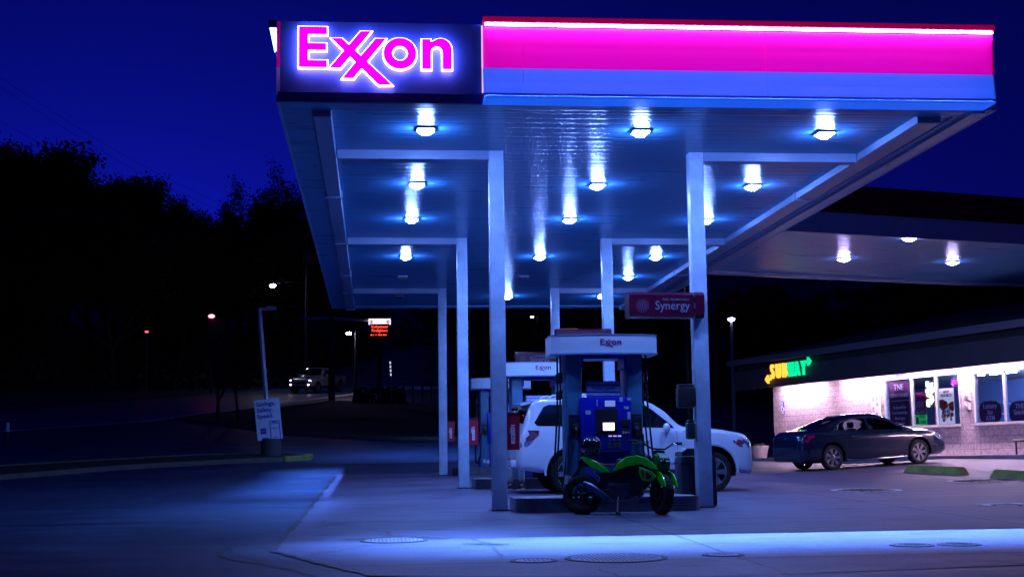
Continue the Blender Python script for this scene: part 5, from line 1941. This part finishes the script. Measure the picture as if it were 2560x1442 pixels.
text('SKILL GAMES', .13, PRW, o, (0, -.008, H_*.34), sx=W_/1.0, ext=.003)
text('WIN', .17, PRD, o, (W_*.12, -.008, H_*.04), ext=.003, bold=.01); text('GAME', .17, PRD, o, (W_*.12, -.008, -H_*.30), ext=.003, bold=.01)
q = MB(); q.prism([(-W_*.42, -H_*.4), (-W_*.2, -H_*.4), (-W_*.18, -H_*.05), (-W_*.3, H_*.1), (-W_*.42, -H_*.02)], 'y', -.008, -.0045); q.build('picture', PRD, o)
o, W_, H_ = wall_thing('window_poster', 2287, 982, 2316, 1021, PO+.02, 'dark pink poster above the green game poster', 'poster')
q = MB(); q.box(-W_/2, W_/2, -.004, .006, -H_/2, H_/2); q.build('sheet', mat('pink_poster', (.30, .02, .12), .5), o)
q = MB()
for k in range(3): q.prism([(-W_*.4+k*.22*W_, -H_*.42), (-W_*.34+k*.22*W_, -H_*.42), (-W_*.2+k*.22*W_, -H_*.05), (-W_*.28+k*.22*W_, -H_*.02)], 'y', -.008, -.0045)
q.build('stripe', PRW, o)
# food poster
o, W_, H_ = wall_thing('food_poster', 2346, 972, 2388, 1058, PO, 'white food poster with a red filled roll at the right of the first window', 'poster')
PW = emat('poster_white_glow', (.75, .68, .85), .6, (.7, .66, .7))  # sheet glows on its own for brightness, nothing lights it from behind
q = MB(); q.box(-W_/2, W_/2, -.004, .006, -H_/2, H_/2); q.build('sheet', PW, o)
text('NEW', .13, PRD, o, (0, -.008, .40*H_), ext=.003, bold=.012); text('FRESH MELTS', .13, PRD, o, (0, -.008, .30*H_), sx=W_/1.05, ext=.003, bold=.01)
q = MB()
q.prism([(-W_*.49, H_*.18), (-W_*.25, H_*.20), (W_*.05, H_*.12), (W_*.12, -.02*H_), (-W_*.1, -H_*.10), (-W_*.49, -H_*.05)], 'y', -.007, -.0045)
q.prism([(W_*.1, H_*.06), (W_*.35, H_*.12), (W_*.49, H_*.12), (W_*.49, -H_*.12), (W_*.2, -H_*.12)], 'y', -.0075, -.0045)
q.build('roll', mat('roll_red', (.55, .12, .06), .5, var=.4, vscale=6), o)
random.seed(5)
for nm, mm_, n in (('filling', mat('filling_cream', (.75, .66, .52), .5), 9), ('meat', mat('meat', (.32, .06, .05), .5), 9), ('leaf', mat('salad', (.28, .36, .08), .5), 5)):
    q = MB()
    for k in range(n):
        cx, cz = random.uniform(-.36, .40)*W_, random.uniform(-.40, -.04)*H_
        r_ = random.uniform(.05, .12)*W_
        q.prism([(cx+r_*random.uniform(.6, 1.3)*math.cos(2*PI*t_/9), cz+r_*random.uniform(.7, 1.5)*math.sin(2*PI*t_/9)) for t_ in range(9)], 'y', -.0082-.0006*k-(.0002 if nm == 'meat' else .0004 if nm == 'leaf' else 0), -.0046)
    q.build(nm, mm_, o)
# neon pieces
o, W_, H_ = wall_thing('neon_sign', 2313, 952, 2336, 1014, PO+.1, 'white glowing neon sign with a double-arrow S in the first window', 'neon sign')
NW = emat('neon_white', (.80, .95, 1.0), 3.2)
text('Subway', .25, NW, o, (0, 0, .36*H_), bold=.03, ext=.012, sx=W_/.85)
q = MB()
pts = [(W_*.30, .10*H_), (W_*.05, .17*H_), (-W_*.28, .12*H_), (-W_*.32, 0), (-W_*.1, -.08*H_), (W_*.22, -.14*H_), (W_*.30, -.26*H_), (W_*.05, -.36*H_), (-W_*.22, -.34*H_)]
q.tube([(x, 0, z) for x, z in pts], .075, 8)
for s_, (x, z) in ((1, pts[0]), (-1, pts[-1])):
    q.prism([(x-s_*.02, z+s_*.16), (x+s_*.16, z+s_*.06), (x-s_*.02, z-s_*.10)], 'y', -.05, .05)
q.build('emblem', emat('neon_cream', (1.0, .95, .62), 2.6), o, smooth=40)
q = MB(); q.box(-W_*.5, W_*.5, .03, .05, -.48*H_, .5*H_); q.build('backing', mat('neon_back', (.02, .03, .05), .4), o)
o, W_, H_ = wall_thing('open_sign', 2377, 946, 2398, 964, PO+.05, 'small magenta oval neon sign in the upper corner of the first window', 'neon sign')
MG = emat('neon_magenta', (1.0, .0, .75), 1.6)
q = MB(); q.tube([(W_*.48*math.cos(2*PI*k/28), 0, H_*.48*math.sin(2*PI*k/28)) for k in range(28)], .018, 6, closed=True); q.build('ring', emat('neon_violet', (.6, .0, .9), 1.1), o)
q = MB()
for v in [0]: q.lathe([(.30*H_, 0), (.28*H_, .03), (.001, .035)], 24, Matrix.Rotation(R(90), 4, 'X') @ Matrix.Diagonal((W_/H_*1.1, 1, 1, 1)))
q.build('disc', MG, o)
# lettered ovals in the second window
for px0, px1, lines, lab in ((2447, 2505, ('Lottery', 'Ice', 'ATM'), 'dark oval decal reading Lottery Ice ATM in the second window'), (2522, 2580, ('TNE', 'Snacks'), 'dark oval decal cut by the right edge of the photo')):
    o, W_, H_ = wall_thing('window_decal', px0, 1003, px1, 1056, PO, lab, 'window decal', 'oval decals in the second window')
    q = MB(); q.prism([(W_*.5*math.copysign(abs(math.cos(2*PI*k/36))**.7, math.cos(2*PI*k/36)), H_*.5*math.copysign(abs(math.sin(2*PI*k/36))**.7, math.sin(2*PI*k/36))) for k in range(36)], 'y', -.004, .004); q.build('vinyl', PRD, o)
    for i, ln in enumerate(lines):
        text(ln, .21, PRW, o, (0, -.008, H_*.26-i*H_*.27), ext=.003, bold=.012)
# things inside, seen through the panes
def inside(name, x, y, z, lab, cat):
    p = S0+ex*x+ey*y
    return empty(name, (p.x, p.y, z), PH, lab, cat)
ix = wp(2480, 1030, 1.5)[0]
o = inside('drinks_cooler', ix+1.4, 4.6, .02, 'white drinks cooler standing inside behind the second window', 'cooler')
q = MB(); q.box(-.9, .9, -.35, .4, 0, 2.0, bev=.02); q.build('cabinet', PRW, o)
q = MB(); q.box(-.8, -.02, -.37, -.351, .25, 1.85); q.box(.02, .8, -.37, -.351, .25, 1.85); q.build('door', mat('cooler_door', (.10, .16, .22), .1), o)
o = inside('display_stand', ix-.1, 2.2, .02, 'blue display stand inside behind the second window', 'display stand')
q = MB(); q.box(-.30, .30, -.25, .25, 0, 1.65, bev=.01); q.build('stand_body', mat('stand_blue', (.01, .14, .40), .5), o)
q = MB()
for k in range(4): q.box(-.29, .29, -.32, -.252, .25+.35*k, .28+.35*k)
q.build('shelf', PRW, o)
o = inside('shop_counter', (w1x0+w1x1)/2+.3, 3.0, .02, 'low white counter inside behind the poster window', 'counter')
q = MB(); q.box(-1.6, 1.6, -.3, .3, 0, .95); q.build('counter_body', mat('counter_grey', (.35, .38, .45), .5), o)
q = MB(); q.box(-1.65, 1.65, -.35, .33, .952, .99); q.build('counter_top', PRW, o)
# rail and bollard by the wall
o, W_, H_ = wall_thing('wall_rail', 2534, 1098, 2600, 1103, -.35, 'dark horizontal rail in front of the shop wall at the right edge', 'rail')
q = MB(); q.tube([(-W_/2, 0, 0), (W_/2, 0, 0)], .04, 10); q.build('bar', BLACK, o, smooth=True)
for x in (-W_/2+.1, W_/2-.1):
    q = MB(); q.tube([(x, 0, 0), (x, 0, -o.location.z+ZW0)], .03, 8); q.build('post', BLACK, o, smooth=True)
p = S0+ex*(.12)+ey*(-.75)
o = empty('concrete_planter', (p.x, p.y, ZW0), 0, 'pale rounded planter at the left corner of the shop', 'planter')
q = MB(); q.lathe([(.24, 0), (.27, .05), (.33, .35), (.36, .42), (.35, .47), (.30, .47), (.29, .40), (.001, .39)], 24); q.build('pot', mat('pot_pale', (.34, .30, .34), .8, var=.15), o, smooth=35)
q = MB()
for k in range(40):
    a, r_ = random.uniform(0, 2*PI), random.uniform(0, .24)
    q.ball((r_*math.cos(a), r_*math.sin(a), .42+random.uniform(0, .12)), random.uniform(.03, .06), 1)
q.build('soil', GRASS, o)

# wheel stops, olive with moss
def wheel_stop(pa, pb, lab):
    d = (pb-pa); d.z = 0
    c = (pa+pb)/2
    L_ = d.length
    o = empty('wheel_stop', (c.x, c.y, G(c.x, c.y)), math.atan2(d.y, d.x), lab, 'wheel stop', 'wheel stops beside the drive')
    za, zb_ = G(pa.x, pa.y), G(pb.x, pb.y)
    o.rotation_euler = (0, -math.atan2(zb_-za, L_), math.atan2(d.y, d.x))
    q = MB()
    h = .19
    for k in range(1):
        A = [(-L_/2, -.15, -.02), (L_/2, -.15, -.02), (L_/2, .15, -.02), (-L_/2, .15, -.02)]
        B = [(-L_/2+.16, -.10, h), (L_/2-.16, -.10, h), (L_/2-.16, .10, h), (-L_/2+.16, .10, h)]
        q.quad(A[::-1]); q.quad(B)
        for i in range(4): q.quad((A[i], A[(i+1) % 4], B[(i+1) % 4], B[i]))
    bmesh.ops.remove_doubles(q.bm, verts=q.bm.verts, dist=.001)
    bmesh.ops.bevel(q.bm, geom=list(q.bm.edges), offset=.018, segments=2, affect='EDGES')
    q.build('stop_block', mat('stop_olive', (.30, .31, .06), .85, var=.5, vscale=3.5, bump=.5), o, smooth=30)
    q = MB()
    for x in (-L_*.3, L_*.3): q.lathe([(.022, h-.01), (.022, h+.008), (.001, h+.010)], 10, Matrix.Translation((x, 0, 0)))
    q.build('anchor_bolt', STEEL, o)
pa, pb = gr(2269, 1180), gr(2414, 1187)
wheel_stop(pa, pb, 'mossy yellow-green wheel stop beside the front of the dark sedan')
d = (pb-pa).normalized()
pc = gr(2484, 1193)
wheel_stop(pc, pc+d*2.4, 'mossy yellow-green wheel stop cut off by the right edge of the photo')

# ------------------------------------------------------------------ left side: tilted pole with its poster
pY = 48.8
pb_ = at(682, 1146, pY)
gz = G(pb_.x, pY)
pt_ = at(648, 770, pY)
o = empty('light_pole', (pb_.x, pY, gz), 0, 'tilted pale square light pole standing on the dark kerbed island', 'light pole')
H_ = pt_.z-gz
dx = pt_.x-pb_.x
POLE = mat('pole_paint', (.42, .46, .55), .5, var=.15)
q = MB()
q.tube([(dx*.14, 0, H_*.02), (dx, 0, H_)], .075, 4)
q.build('pole', POLE, o)
hd_ = at(684, 768, pY)
q = MB(); q.tube([(dx-.02, 0, H_-.04), (hd_.x-pb_.x-.2, 0, H_-.02)], .055, 4); q.build('arm', POLE, o)
q = MB(); q.box(hd_.x-pb_.x-.22, hd_.x-pb_.x+.10, -.16, .16, H_-.08, H_+.06, bev=.02); q.build('lamp_head', POLE, o)
q = MB(); q.lathe([(.34, -.05), (.34, .62), (.31, .66), (.001, .67)], 20, Matrix.Translation((dx*.12, 0, 0))); q.build('footing', mat('dark_footing', (.06, .06, .07), .9, var=.3), o, smooth=35)
# poster leaning with the pole
a, b2, c = at(637, 1003, pY-.15), at(697, 997, pY-.15), at(647, 1101, pY-.15)
cen = (at(637, 1003, pY-.15)+at(705, 1093, pY-.15))/2
o = empty('pole_poster', cen, 0, 'white tilted poster reading Savings Safety Speed on the light pole', 'poster')
tl = math.atan2(at(697, 997, pY).z-a.z, b2.x-a.x)
o.rotation_euler = (0, -tl, 0)
W_, H2 = .84, 1.36
q = MB(); q.box(-W_/2, W_/2, -.01, .01, -H2/2, H2/2); q.box(-.04, .22, -.01, .01, -H2/2-.07, -H2/2); q.build('sheet', mat('poster_sheet', (.62, .66, .78), .55, var=.06), o)
PBL = mat('poster_blue', (.03, .06, .34), .6)
for i, ln in enumerate(('Savings.', 'Safety.', 'Speed.')):
    text(ln, .205, PBL, o, (-W_/2+.06, -.014, .53-i*.205), align='LEFT', bold=.022, ext=.003)
q = MB()
fx0, fx1, fz0, fz1 = .02, .36, -.68, -.06
q.box(fx0, fx0+.03, -.014, -.0105, fz0, fz1); q.box(fx1-.03, fx1, -.014, -.0105, fz0, fz1); q.box(fx0+.031, fx1-.031, -.014, -.0105, fz1-.03, fz1); q.box(fx0+.09, fx1-.09, -.014, -.0105, fz1-.06, fz1-.031)
q.build('phone_outline', PBL, o)
q = MB()
for x0, x1, z0, z1 in ((.06, .32, -.17, -.145), (.06, .30, -.325, -.30), (.2, .23, -.42, -.39), (.19, .22, -.48, -.45), (.12, .28, -.62, -.60)): q.box(x0, x1, -.014, -.0105, z0, z1)
q.box(-.30, -.10, -.014, -.0105, -.37, -.28); q.box(-.30, -.10, -.014, -.0105, -.47, -.38); q.box(-.27, -.06, -.014, -.0105, -.63, -.60)
q.build('small_print', PBL, o)

# ------------------------------------------------------------------ street furniture far behind
POLED = mat('pole_dark', (.022, .025, .035), .6, var=.2)
def far_lamp(px, py, Y, lab, colr, strength, rad=.16, arm=.9, pole=True, name='street_lamp', shade=None):
    p = at(px, py, Y)
    bx_ = p.x+arm
    g = G(bx_, Y)
    o = empty(name, (bx_, Y, g), 0, lab, 'street lamp')
    q = MB(); q.tube([(0, 0, -.2), (0, 0, p.z-g+.25)], [.12, .08], 8)
    if arm: q.tube([(0, 0, p.z-g+.2), (-arm*.5, 0, p.z-g+.32), (-arm, 0, p.z-g+.18)], .045, 6)
    q.build('pole', shade or POLED, o, smooth=True)
    q = MB(); q.box(-arm-.35, -arm+.3, -.16, .16, p.z-g+.05, p.z-g+.2, bev=.04); q.build('lamp_head', POLED, o, smooth=30)
    q = MB(); q.ball((-arm, -.05, p.z-g), rad, 2, (1.25, .9, .8)); q.build('lens', emat('street_%s' % name+str(px), colr, strength), o, smooth=True)
    return o
far_lamp(682, 714, 116, 'bright street lamp hanging on a long arm from the utility pole by the pickup', (.75, .75, 1), 120, .20, 2.7)
far_lamp(48, 749, 135, 'small white street lamp near the left edge of the photo', (.7, .85, 1), 15, .17, .8)
far_lamp(872, 833, 104, 'lilac street lamp under the canopy corner left of the red message board', (.9, .7, 1), 150, .15, .5)
far_lamp(1330, 792, 120, 'small violet street lamp between the left columns and the nearest pump', (.55, .4, 1), 10, .13, .5)
far_lamp(1692, 722, 62, 'bright lamp just above the nearest red banner sign', (.7, .6, 1), 16, .08, .4)
far_lamp(1828, 798, 78, 'tall parking lamp on a pale pole left of the shop', (.55, .6, 1), 20, .16, .0, shade=POLE)
o = far_lamp(529, 790, 110, 'red traffic signal glowing above the dark lawn', (1, .12, .18), 9, .2, .0, name='traffic_signal')
o['category'] = 'traffic signal'
q = MB(); q.box(-.25, .95, -.05, .05, 2.0, 4.6)
for v in q.bm.verts: v.co.z += at(540, 880, 110).z-G(o.location.x, 110)-2
q.build('sign_board', POLED, o)
o = far_lamp(367, 829, 118, 'tiny dim red signal far left of the traffic signal', (1, .08, .08), 3.5, .12, .0, name='traffic_signal')
o['category'] = 'traffic signal'
# utility pole behind the pickup, wires
o = empty('utility_pole', (at(766, 900, 118).x, 118, G(at(766, 900, 118).x, 118)), 0, 'tall thin utility pole rising behind the pickup truck', 'utility pole')
tz = at(766, 560, 118).z - o.location.z
q = MB(); q.tube([(0, 0, -.3), (0, 0, tz)], [.16, .11], 8); q.build('pole', POLED, o, smooth=True)
q = MB(); q.box(-1.2, 1.2, -.08, .08, tz-1.2, tz-1.05); q.box(-.3, .3, -.3, .3, tz-3.4, tz-2.4); q.build('crossarm', POLED, o)
WIRE = mat('wire', (.02, .02, .03), .6)
for k, (y0, y1, nm) in enumerate(((180, 560, 'uppermost'), (205, 566, 'middle'), (292, 620, 'lowest'))):
    a, b2 = at(-20, y0, 100), Vector((o.location.x, 118, o.location.z+tz-1.0-.5*k))
    q = MB(); q.tube([a.lerp(b2, t_/16)+Vector((0, 0, -2.0*math.sin(PI*t_/16)*.6)) for t_ in range(17)], .011, 5)
    tag(q.build('power_line', WIRE), nm + ' of the thin power lines crossing the sky at the left', 'power line', 'power lines at the left')
# mast arm with the lit street-name sign, dark post at the canopy corner
mY = 96
mb_ = at(829, 1003, mY)
g = G(mb_.x, mY)
o = empty('signal_mast', (mb_.x, mY, g), 0, 'dark mast with a long pale arm passing behind the canopy corner', 'signal mast')
tz = at(829, 760, mY).z-g
za = at(829, 796, mY).z-g
q = MB(); q.tube([(0, 0, -.3), (0, 0, tz)], [.24, .19], 10); q.build('post', POLED, o, smooth=True)
xa, xb = at(755, 796, mY).x-mb_.x, at(978, 806, mY).x-mb_.x
q = MB(); q.tube([(xa, 0, za), (0, 0, za+.03), (xb, 0, za-.25)], [.10, .13, .07], 8); q.build('arm', POLE, o, smooth=True)
c = at(949, 805, mY)
o = empty('street_name_sign', (c.x, mY-.2, c.z), 0, 'bright white illuminated street-name sign at the end of the mast arm', 'sign')
W_, H_ = 1.47, .40
q = MB(); q.box(-W_/2, W_/2, -.06, .06, -H_/2, H_/2); q.build('panel', emat('name_sign', (1, .82, .95), 1.6), o)
q = MB()
for x in (-W_*.38, W_*.38): q.lathe([(.13, 0), (.13, .02), (.09, .02), (.09, 0)], 20, Matrix.Translation((x, -.061, 0)) @ Matrix.Rotation(R(90), 4, 'X'), closed=True)
for x in (-W_*.38, W_*.38): q.box(x-.05, x+.05, -.075, -.061, -.06, .06)
q.build('emblem', POLED, o)
q = MB(); q.box(-W_/2-.03, W_/2+.03, -.07, .07, H_/2, H_/2+.05); q.box(-W_/2-.03, W_/2+.03, -.07, .07, -H_/2-.05, -H_/2); q.build('frame', POLED, o)
c = at(949, 826, 90)
o = empty('message_board', (c.x, 90, G(c.x, 90)), 0, 'red lettered electronic message board below the white street-name sign', 'message board')
zc = c.z-o.location.z
q = MB(); q.box(-.62, .62, -.02, .25, zc-.45, zc+.42); q.build('housing', BLACK, o)
q = MB(); q.box(-.15, .15, .02, .2, -.2, zc-.45); q.build('post', POLED, o)
REDL = emat('red_led', (1, .06, .03), 2.6)
text('Volunteer', .27, REDL, o, (0, -.03, zc+.24), ext=.004)
text('Firefighters', .27, REDL, o, (0, -.03, zc+.0), ext=.004, sx=.82)
q = MB()
for k, wd in enumerate((.09, .04, .04, .10, .08, .10, .06)):
    q.box(-.56+k*.155, -.56+k*.155+wd, -.035, -.021, zc-.32, zc-.24)
q.build('led_row', REDL, o)
# yellow lit sign far behind, above the middle banner
c = at(1418, 835, 74)
o = empty('lit_shop_sign', (c.x, 74, G(c.x, 74)), 0, 'yellow lit box sign far behind the middle red banner', 'sign')
zc = c.z-o.location.z
q = MB(); q.box(-.62, .55, -.15, .15, zc-.5, zc+.27); q.build('panel', emat('yellow_sign', (1, .70, .16), .75), o)
q = MB(); q.box(-.66, .59, -.17, .17, zc+.272, zc+.32); q.box(-.1, .1, -.1, .1, -.2, zc-.5); q.build('frame', POLED, o)
# guard rail and marker post below the message board
o = empty('guard_rail', (at(1000, 970, 92).x, 92, G(at(1000, 970, 92).x, 92)), 0, 'low guard rail with pale sections beyond the lawn', 'guard rail')
g0 = o.location.z
xs_ = [at(p, 970, 92).x-o.location.x for p in (955, 985, 1010, 1032, 1056, 1078, 1098)]
zr0, zr1 = at(1000, 974, 92).z-g0, at(1000, 966, 92).z-g0
q = MB()
for a, b2 in zip(xs_, xs_[1:]): q.box(a+.06, b2-.06, -.04, .04, zr0, zr1+.02)
q.build('beam', mat('rail_pale', (.55, .58, .62), .4, metal=.3, var=.3), o)
q = MB()
for x in xs_: q.box(x-.05, x+.05, -.03, .10, -.3, zr1+.05)
q.build('post', POLED, o)
c = at(978, 925, 90)
o = empty('marker_post', (c.x, 90, G(c.x, 90)), 0, 'thin shiny marker post left of the guard rail', 'marker post')
zc = at(976, 945, 90).z-o.location.z
q = MB(); q.tube([(0, 0, -.2), (-.06, 0, zc+1.3)], .04, 8); q.build('post', STEEL, o)
q = MB()
for k in range(4): q.tube([(-.02-.012*k, -.01, zc+.15+.25*k), (-.03-.012*k, -.01, zc+.30+.25*k)], .046, 8)
q.build('reflector', emat('reflector_glow', (.8, .8, 1), .8, (.8, .8, .8)), o)  # bands glow by themselves in place of light thrown back
p = gr(18, 1108)
o = empty('bollard', (p.x, p.y, G(p.x, p.y)), 0, 'small white-topped bollard at the left edge of the photo', 'bollard')
q = MB(); q.lathe([(.07, -.1), (.07, .45), (.05, .46)], 12); q.build('post', POLED, o, smooth=35)
q = MB(); q.lathe([(.075, .45), (.075, .78), (.06, .82), (.001, .83)], 12); q.build('cap', WHITE, o, smooth=35)

# ------------------------------------------------------------------ trees on the hillside
LEAF = mat('leaves', (.020, .032, .012), .8, var=.5, vscale=.5)
BARK = mat('bark', (.03, .026, .022), .9, var=.3)
def tree_proto(seed, H, spread, leafy, lean=0.):
    rnd = random.Random(seed)
    o = empty('tree', (0, 0, 0), 0, 'x', 'tree', 'trees on the dark hillside')
    q = MB()
    tips = []
    def branch(p, d, L_, r, depth):
        n = 4
        pts = [p]
        for k in range(n):
            d = (d + Vector((rnd.uniform(-.16, .16), rnd.uniform(-.16, .16), rnd.uniform(-.02, .10)))).normalized()
            pts.append(pts[-1]+d*L_/n)
        q.tube(pts, [r*(1-.5*k/n) for k in range(n+1)], 6 if depth < 2 else 3, cap=False)
        if depth >= 2: tips.extend(pts[1:])
        if depth == 4: return
        for k in range((4, 4, 4, 3)[depth]):
            t_ = rnd.uniform(.4, 1.) if depth else rnd.uniform(.35, 1.)
            b0 = pts[min(n, max(1, int(round(t_*n))))]
            ang = rnd.uniform(0, 2*PI)
            side = Vector((math.cos(ang), math.sin(ang), rnd.uniform(.1, .9)))
            dd = (d*.55 + side*spread).normalized()
            branch(b0, dd, L_*rnd.uniform(.48, .72), r*.5, depth+1)
    branch(Vector((0, 0, -.6)), Vector((lean, 0, 1)), H*.46, H*.020, 0)
    q.build('trunk', BARK, o, recalc=False)
    q = MB()
    for p in tips:
        for k in range(leafy*2):
            c = p+Vector((rnd.gauss(0, .32), rnd.gauss(0, .32), rnd.gauss(0, .28)))
            s_ = rnd.uniform(.06, .15)
            a = Vector((rnd.uniform(-1, 1), rnd.uniform(-1, 1), rnd.uniform(-1, 1))).normalized()
            b_ = a.cross(Vector((rnd.uniform(-1, 1), rnd.uniform(-1, 1), rnd.uniform(-1, 1)))).normalized()
            q.quad([c-a*s_, c-b_*s_*.6, c+a*s_, c+b_*s_*.6])
    q.build('crown', LEAF, o, recalc=False)
    return o
protos = [tree_proto(11, 15, .75, 9), tree_proto(23, 13, .85, 11), tree_proto(37, 17, .65, 4), tree_proto(51, 14, .8, 8), tree_proto(77, 12, .9, 12)]
THT = [15, 13, 17, 14, 12]
first = [True]*5
nfar = 0
def plant_tree(kind, x, Y, topz, label=None, grp='trees on the dark hillside', sx=1.):
    g = G(x, Y)
    if first[kind]:
        o = protos[kind]; first[kind] = False
    else:
        o = copy_tree(protos[kind])
    zmax = TOP[kind]
    s_ = max(.25, (topz-g)/zmax)
    o.location = (x, Y, g)
    o.scale = (s_*sx, s_*sx, s_)
    o.rotation_euler = (0, 0, random.uniform(0, 6.28))
    o['label'] = label or 'dark bushy tree in the unlit wood on the hillside'
    o['group'] = grp
    return o
TOP = []
for p in protos:
    TOP.append(max(v.co.z for k in kids(p) for v in k.data.vertices))
random.seed(21)
# skyline read off the photo: pixel, height of the top, distance, kind
sky_line = [(10, 316, 150, 1), (-60, 290, 152, 0), (75, 360, 150, 4), (125, 368, 146, 0), (180, 398, 152, 1), (232, 424, 148, 4), (285, 478, 150, 1), (335, 448, 150, 3), (388, 436, 146, 2), (425, 476, 150, 0), (462, 462, 152, 3), (505, 470, 150, 2), (548, 474, 146, 0), (592, 402, 140, 2), (655, 405, 142, 2), (712, 424, 140, 2), (762, 436, 146, 2), (625, 470, 136, 1), (690, 480, 136, 4), (740, 500, 136, 0)]
names_s = ['tree at the left edge with the highest crown on the skyline', None]
for i, (px, py, Y, kd) in enumerate(sky_line):
    p = at(px, py+6, Y)
    lab = {0: 'tree with the highest crown on the skyline, near the left edge', 8: 'thin twiggy tree left of the gap in the skyline', 11: 'lone thin tree standing in the notch of the skyline', 13: 'tall twiggy tree right of the notch in the skyline', 14: 'second tall twiggy tree, left of the canopy corner', 15: 'twiggy tree close against the canopy corner'}.get(i)
    plant_tree(kd, p.x, Y, p.z, lab)
# the wood below and behind the skyline
rows = [(132, 8.0, 7.5), (122, 5.5, 7), (141, 10.5, 7.5)]
for Y, hh, step in rows:
    x = -62
    while x < 75:
        yy = Y+random.uniform(-3, 3)
        xx = x+random.uniform(-2.2, 2.2)
        pxm = 1280+3556*((Vector((xx, yy, 10)).dot(rr))/(Vector((xx, yy, 10)).dot(fwd)))
        if pxm < 800: top = at(pxm, 520+random.uniform(-15, 60) + (60 if 420 < pxm < 560 else 0), yy).z
        else: top = at(pxm, 690+random.uniform(-20, 50), yy).z
        if not (-14 < xx < 8 and yy < 128):
            plant_tree(random.choice((0, 1, 3, 4)), xx, yy, min(top, G(xx, yy)+18), None, sx=1.35)
        x += step
# wooded slope behind the shop
x = 34
while x < 90:
    yy = 92+random.uniform(-6, 6)
    plant_tree(random.choice((0, 1, 3, 4)), x, yy, at(2200, 660, yy).z, 'dark tree standing behind the shop', 'trees behind the shop', sx=1.3)
    x += 6.5
# young staked trees on the lawn
o = plant_tree(2, -7.3, 69, G(-7.3, 69)+5.2, 'young tree on the dark lawn left of the tilted pole', 'young trees on the lawn')
o = plant_tree(2, -6.5, 69.6, G(-6.5, 69.6)+4.4, 'smaller young tree beside its neighbour on the dark lawn', 'young trees on the lawn')
# undergrowth closing the foot of the wood
q = MB()
rnd = random.Random(9)
for k in range(17000):
    x, y = rnd.uniform(-75, 90), rnd.uniform(116, 150)
    if abs(x-(-4+ (y-112)*.55)) < 9 and y < 140: continue
    c = Vector((x, y, G(x, y)+rnd.uniform(0, 1.6)*(.4+.6*math.sin(x*.9+y*.5)**2)))
    s_ = rnd.uniform(.12, .42)
    a = Vector((rnd.uniform(-1, 1), rnd.uniform(-1, 1), rnd.uniform(-1, 1))).normalized()
    b_ = a.cross(Vector((rnd.uniform(-1, 1), rnd.uniform(-1, 1), rnd.uniform(-1, 1)))).normalized()
    q.quad([c-a*s_, c-b_*s_*.7, c+a*s_, c+b_*s_*.7])
tag(q.build('undergrowth', LEAF, recalc=False), 'dark undergrowth at the foot of the hillside wood', 'undergrowth', kind='stuff')
q = MB()
for k in range(240):
    p = at(rnd.uniform(885, 1010), 975, 91); c = Vector((p.x, 91+rnd.uniform(-1, 1), G(p.x, 91)+rnd.uniform(0, .9)))
    s_ = rnd.uniform(.12, .35)
    a = Vector((rnd.uniform(-1, 1), rnd.uniform(-1, 1), rnd.uniform(-1, 1))).normalized()
    b_ = a.cross(Vector((rnd.uniform(-1, 1), rnd.uniform(-1, 1), rnd.uniform(-1, 1)))).normalized()
    q.quad([c-a*s_, c-b_*s_*.7, c+a*s_, c+b_*s_*.7])
tag(q.build('shrub', LEAF, recalc=False), 'dark shrub at the left end of the guard rail', 'shrub')
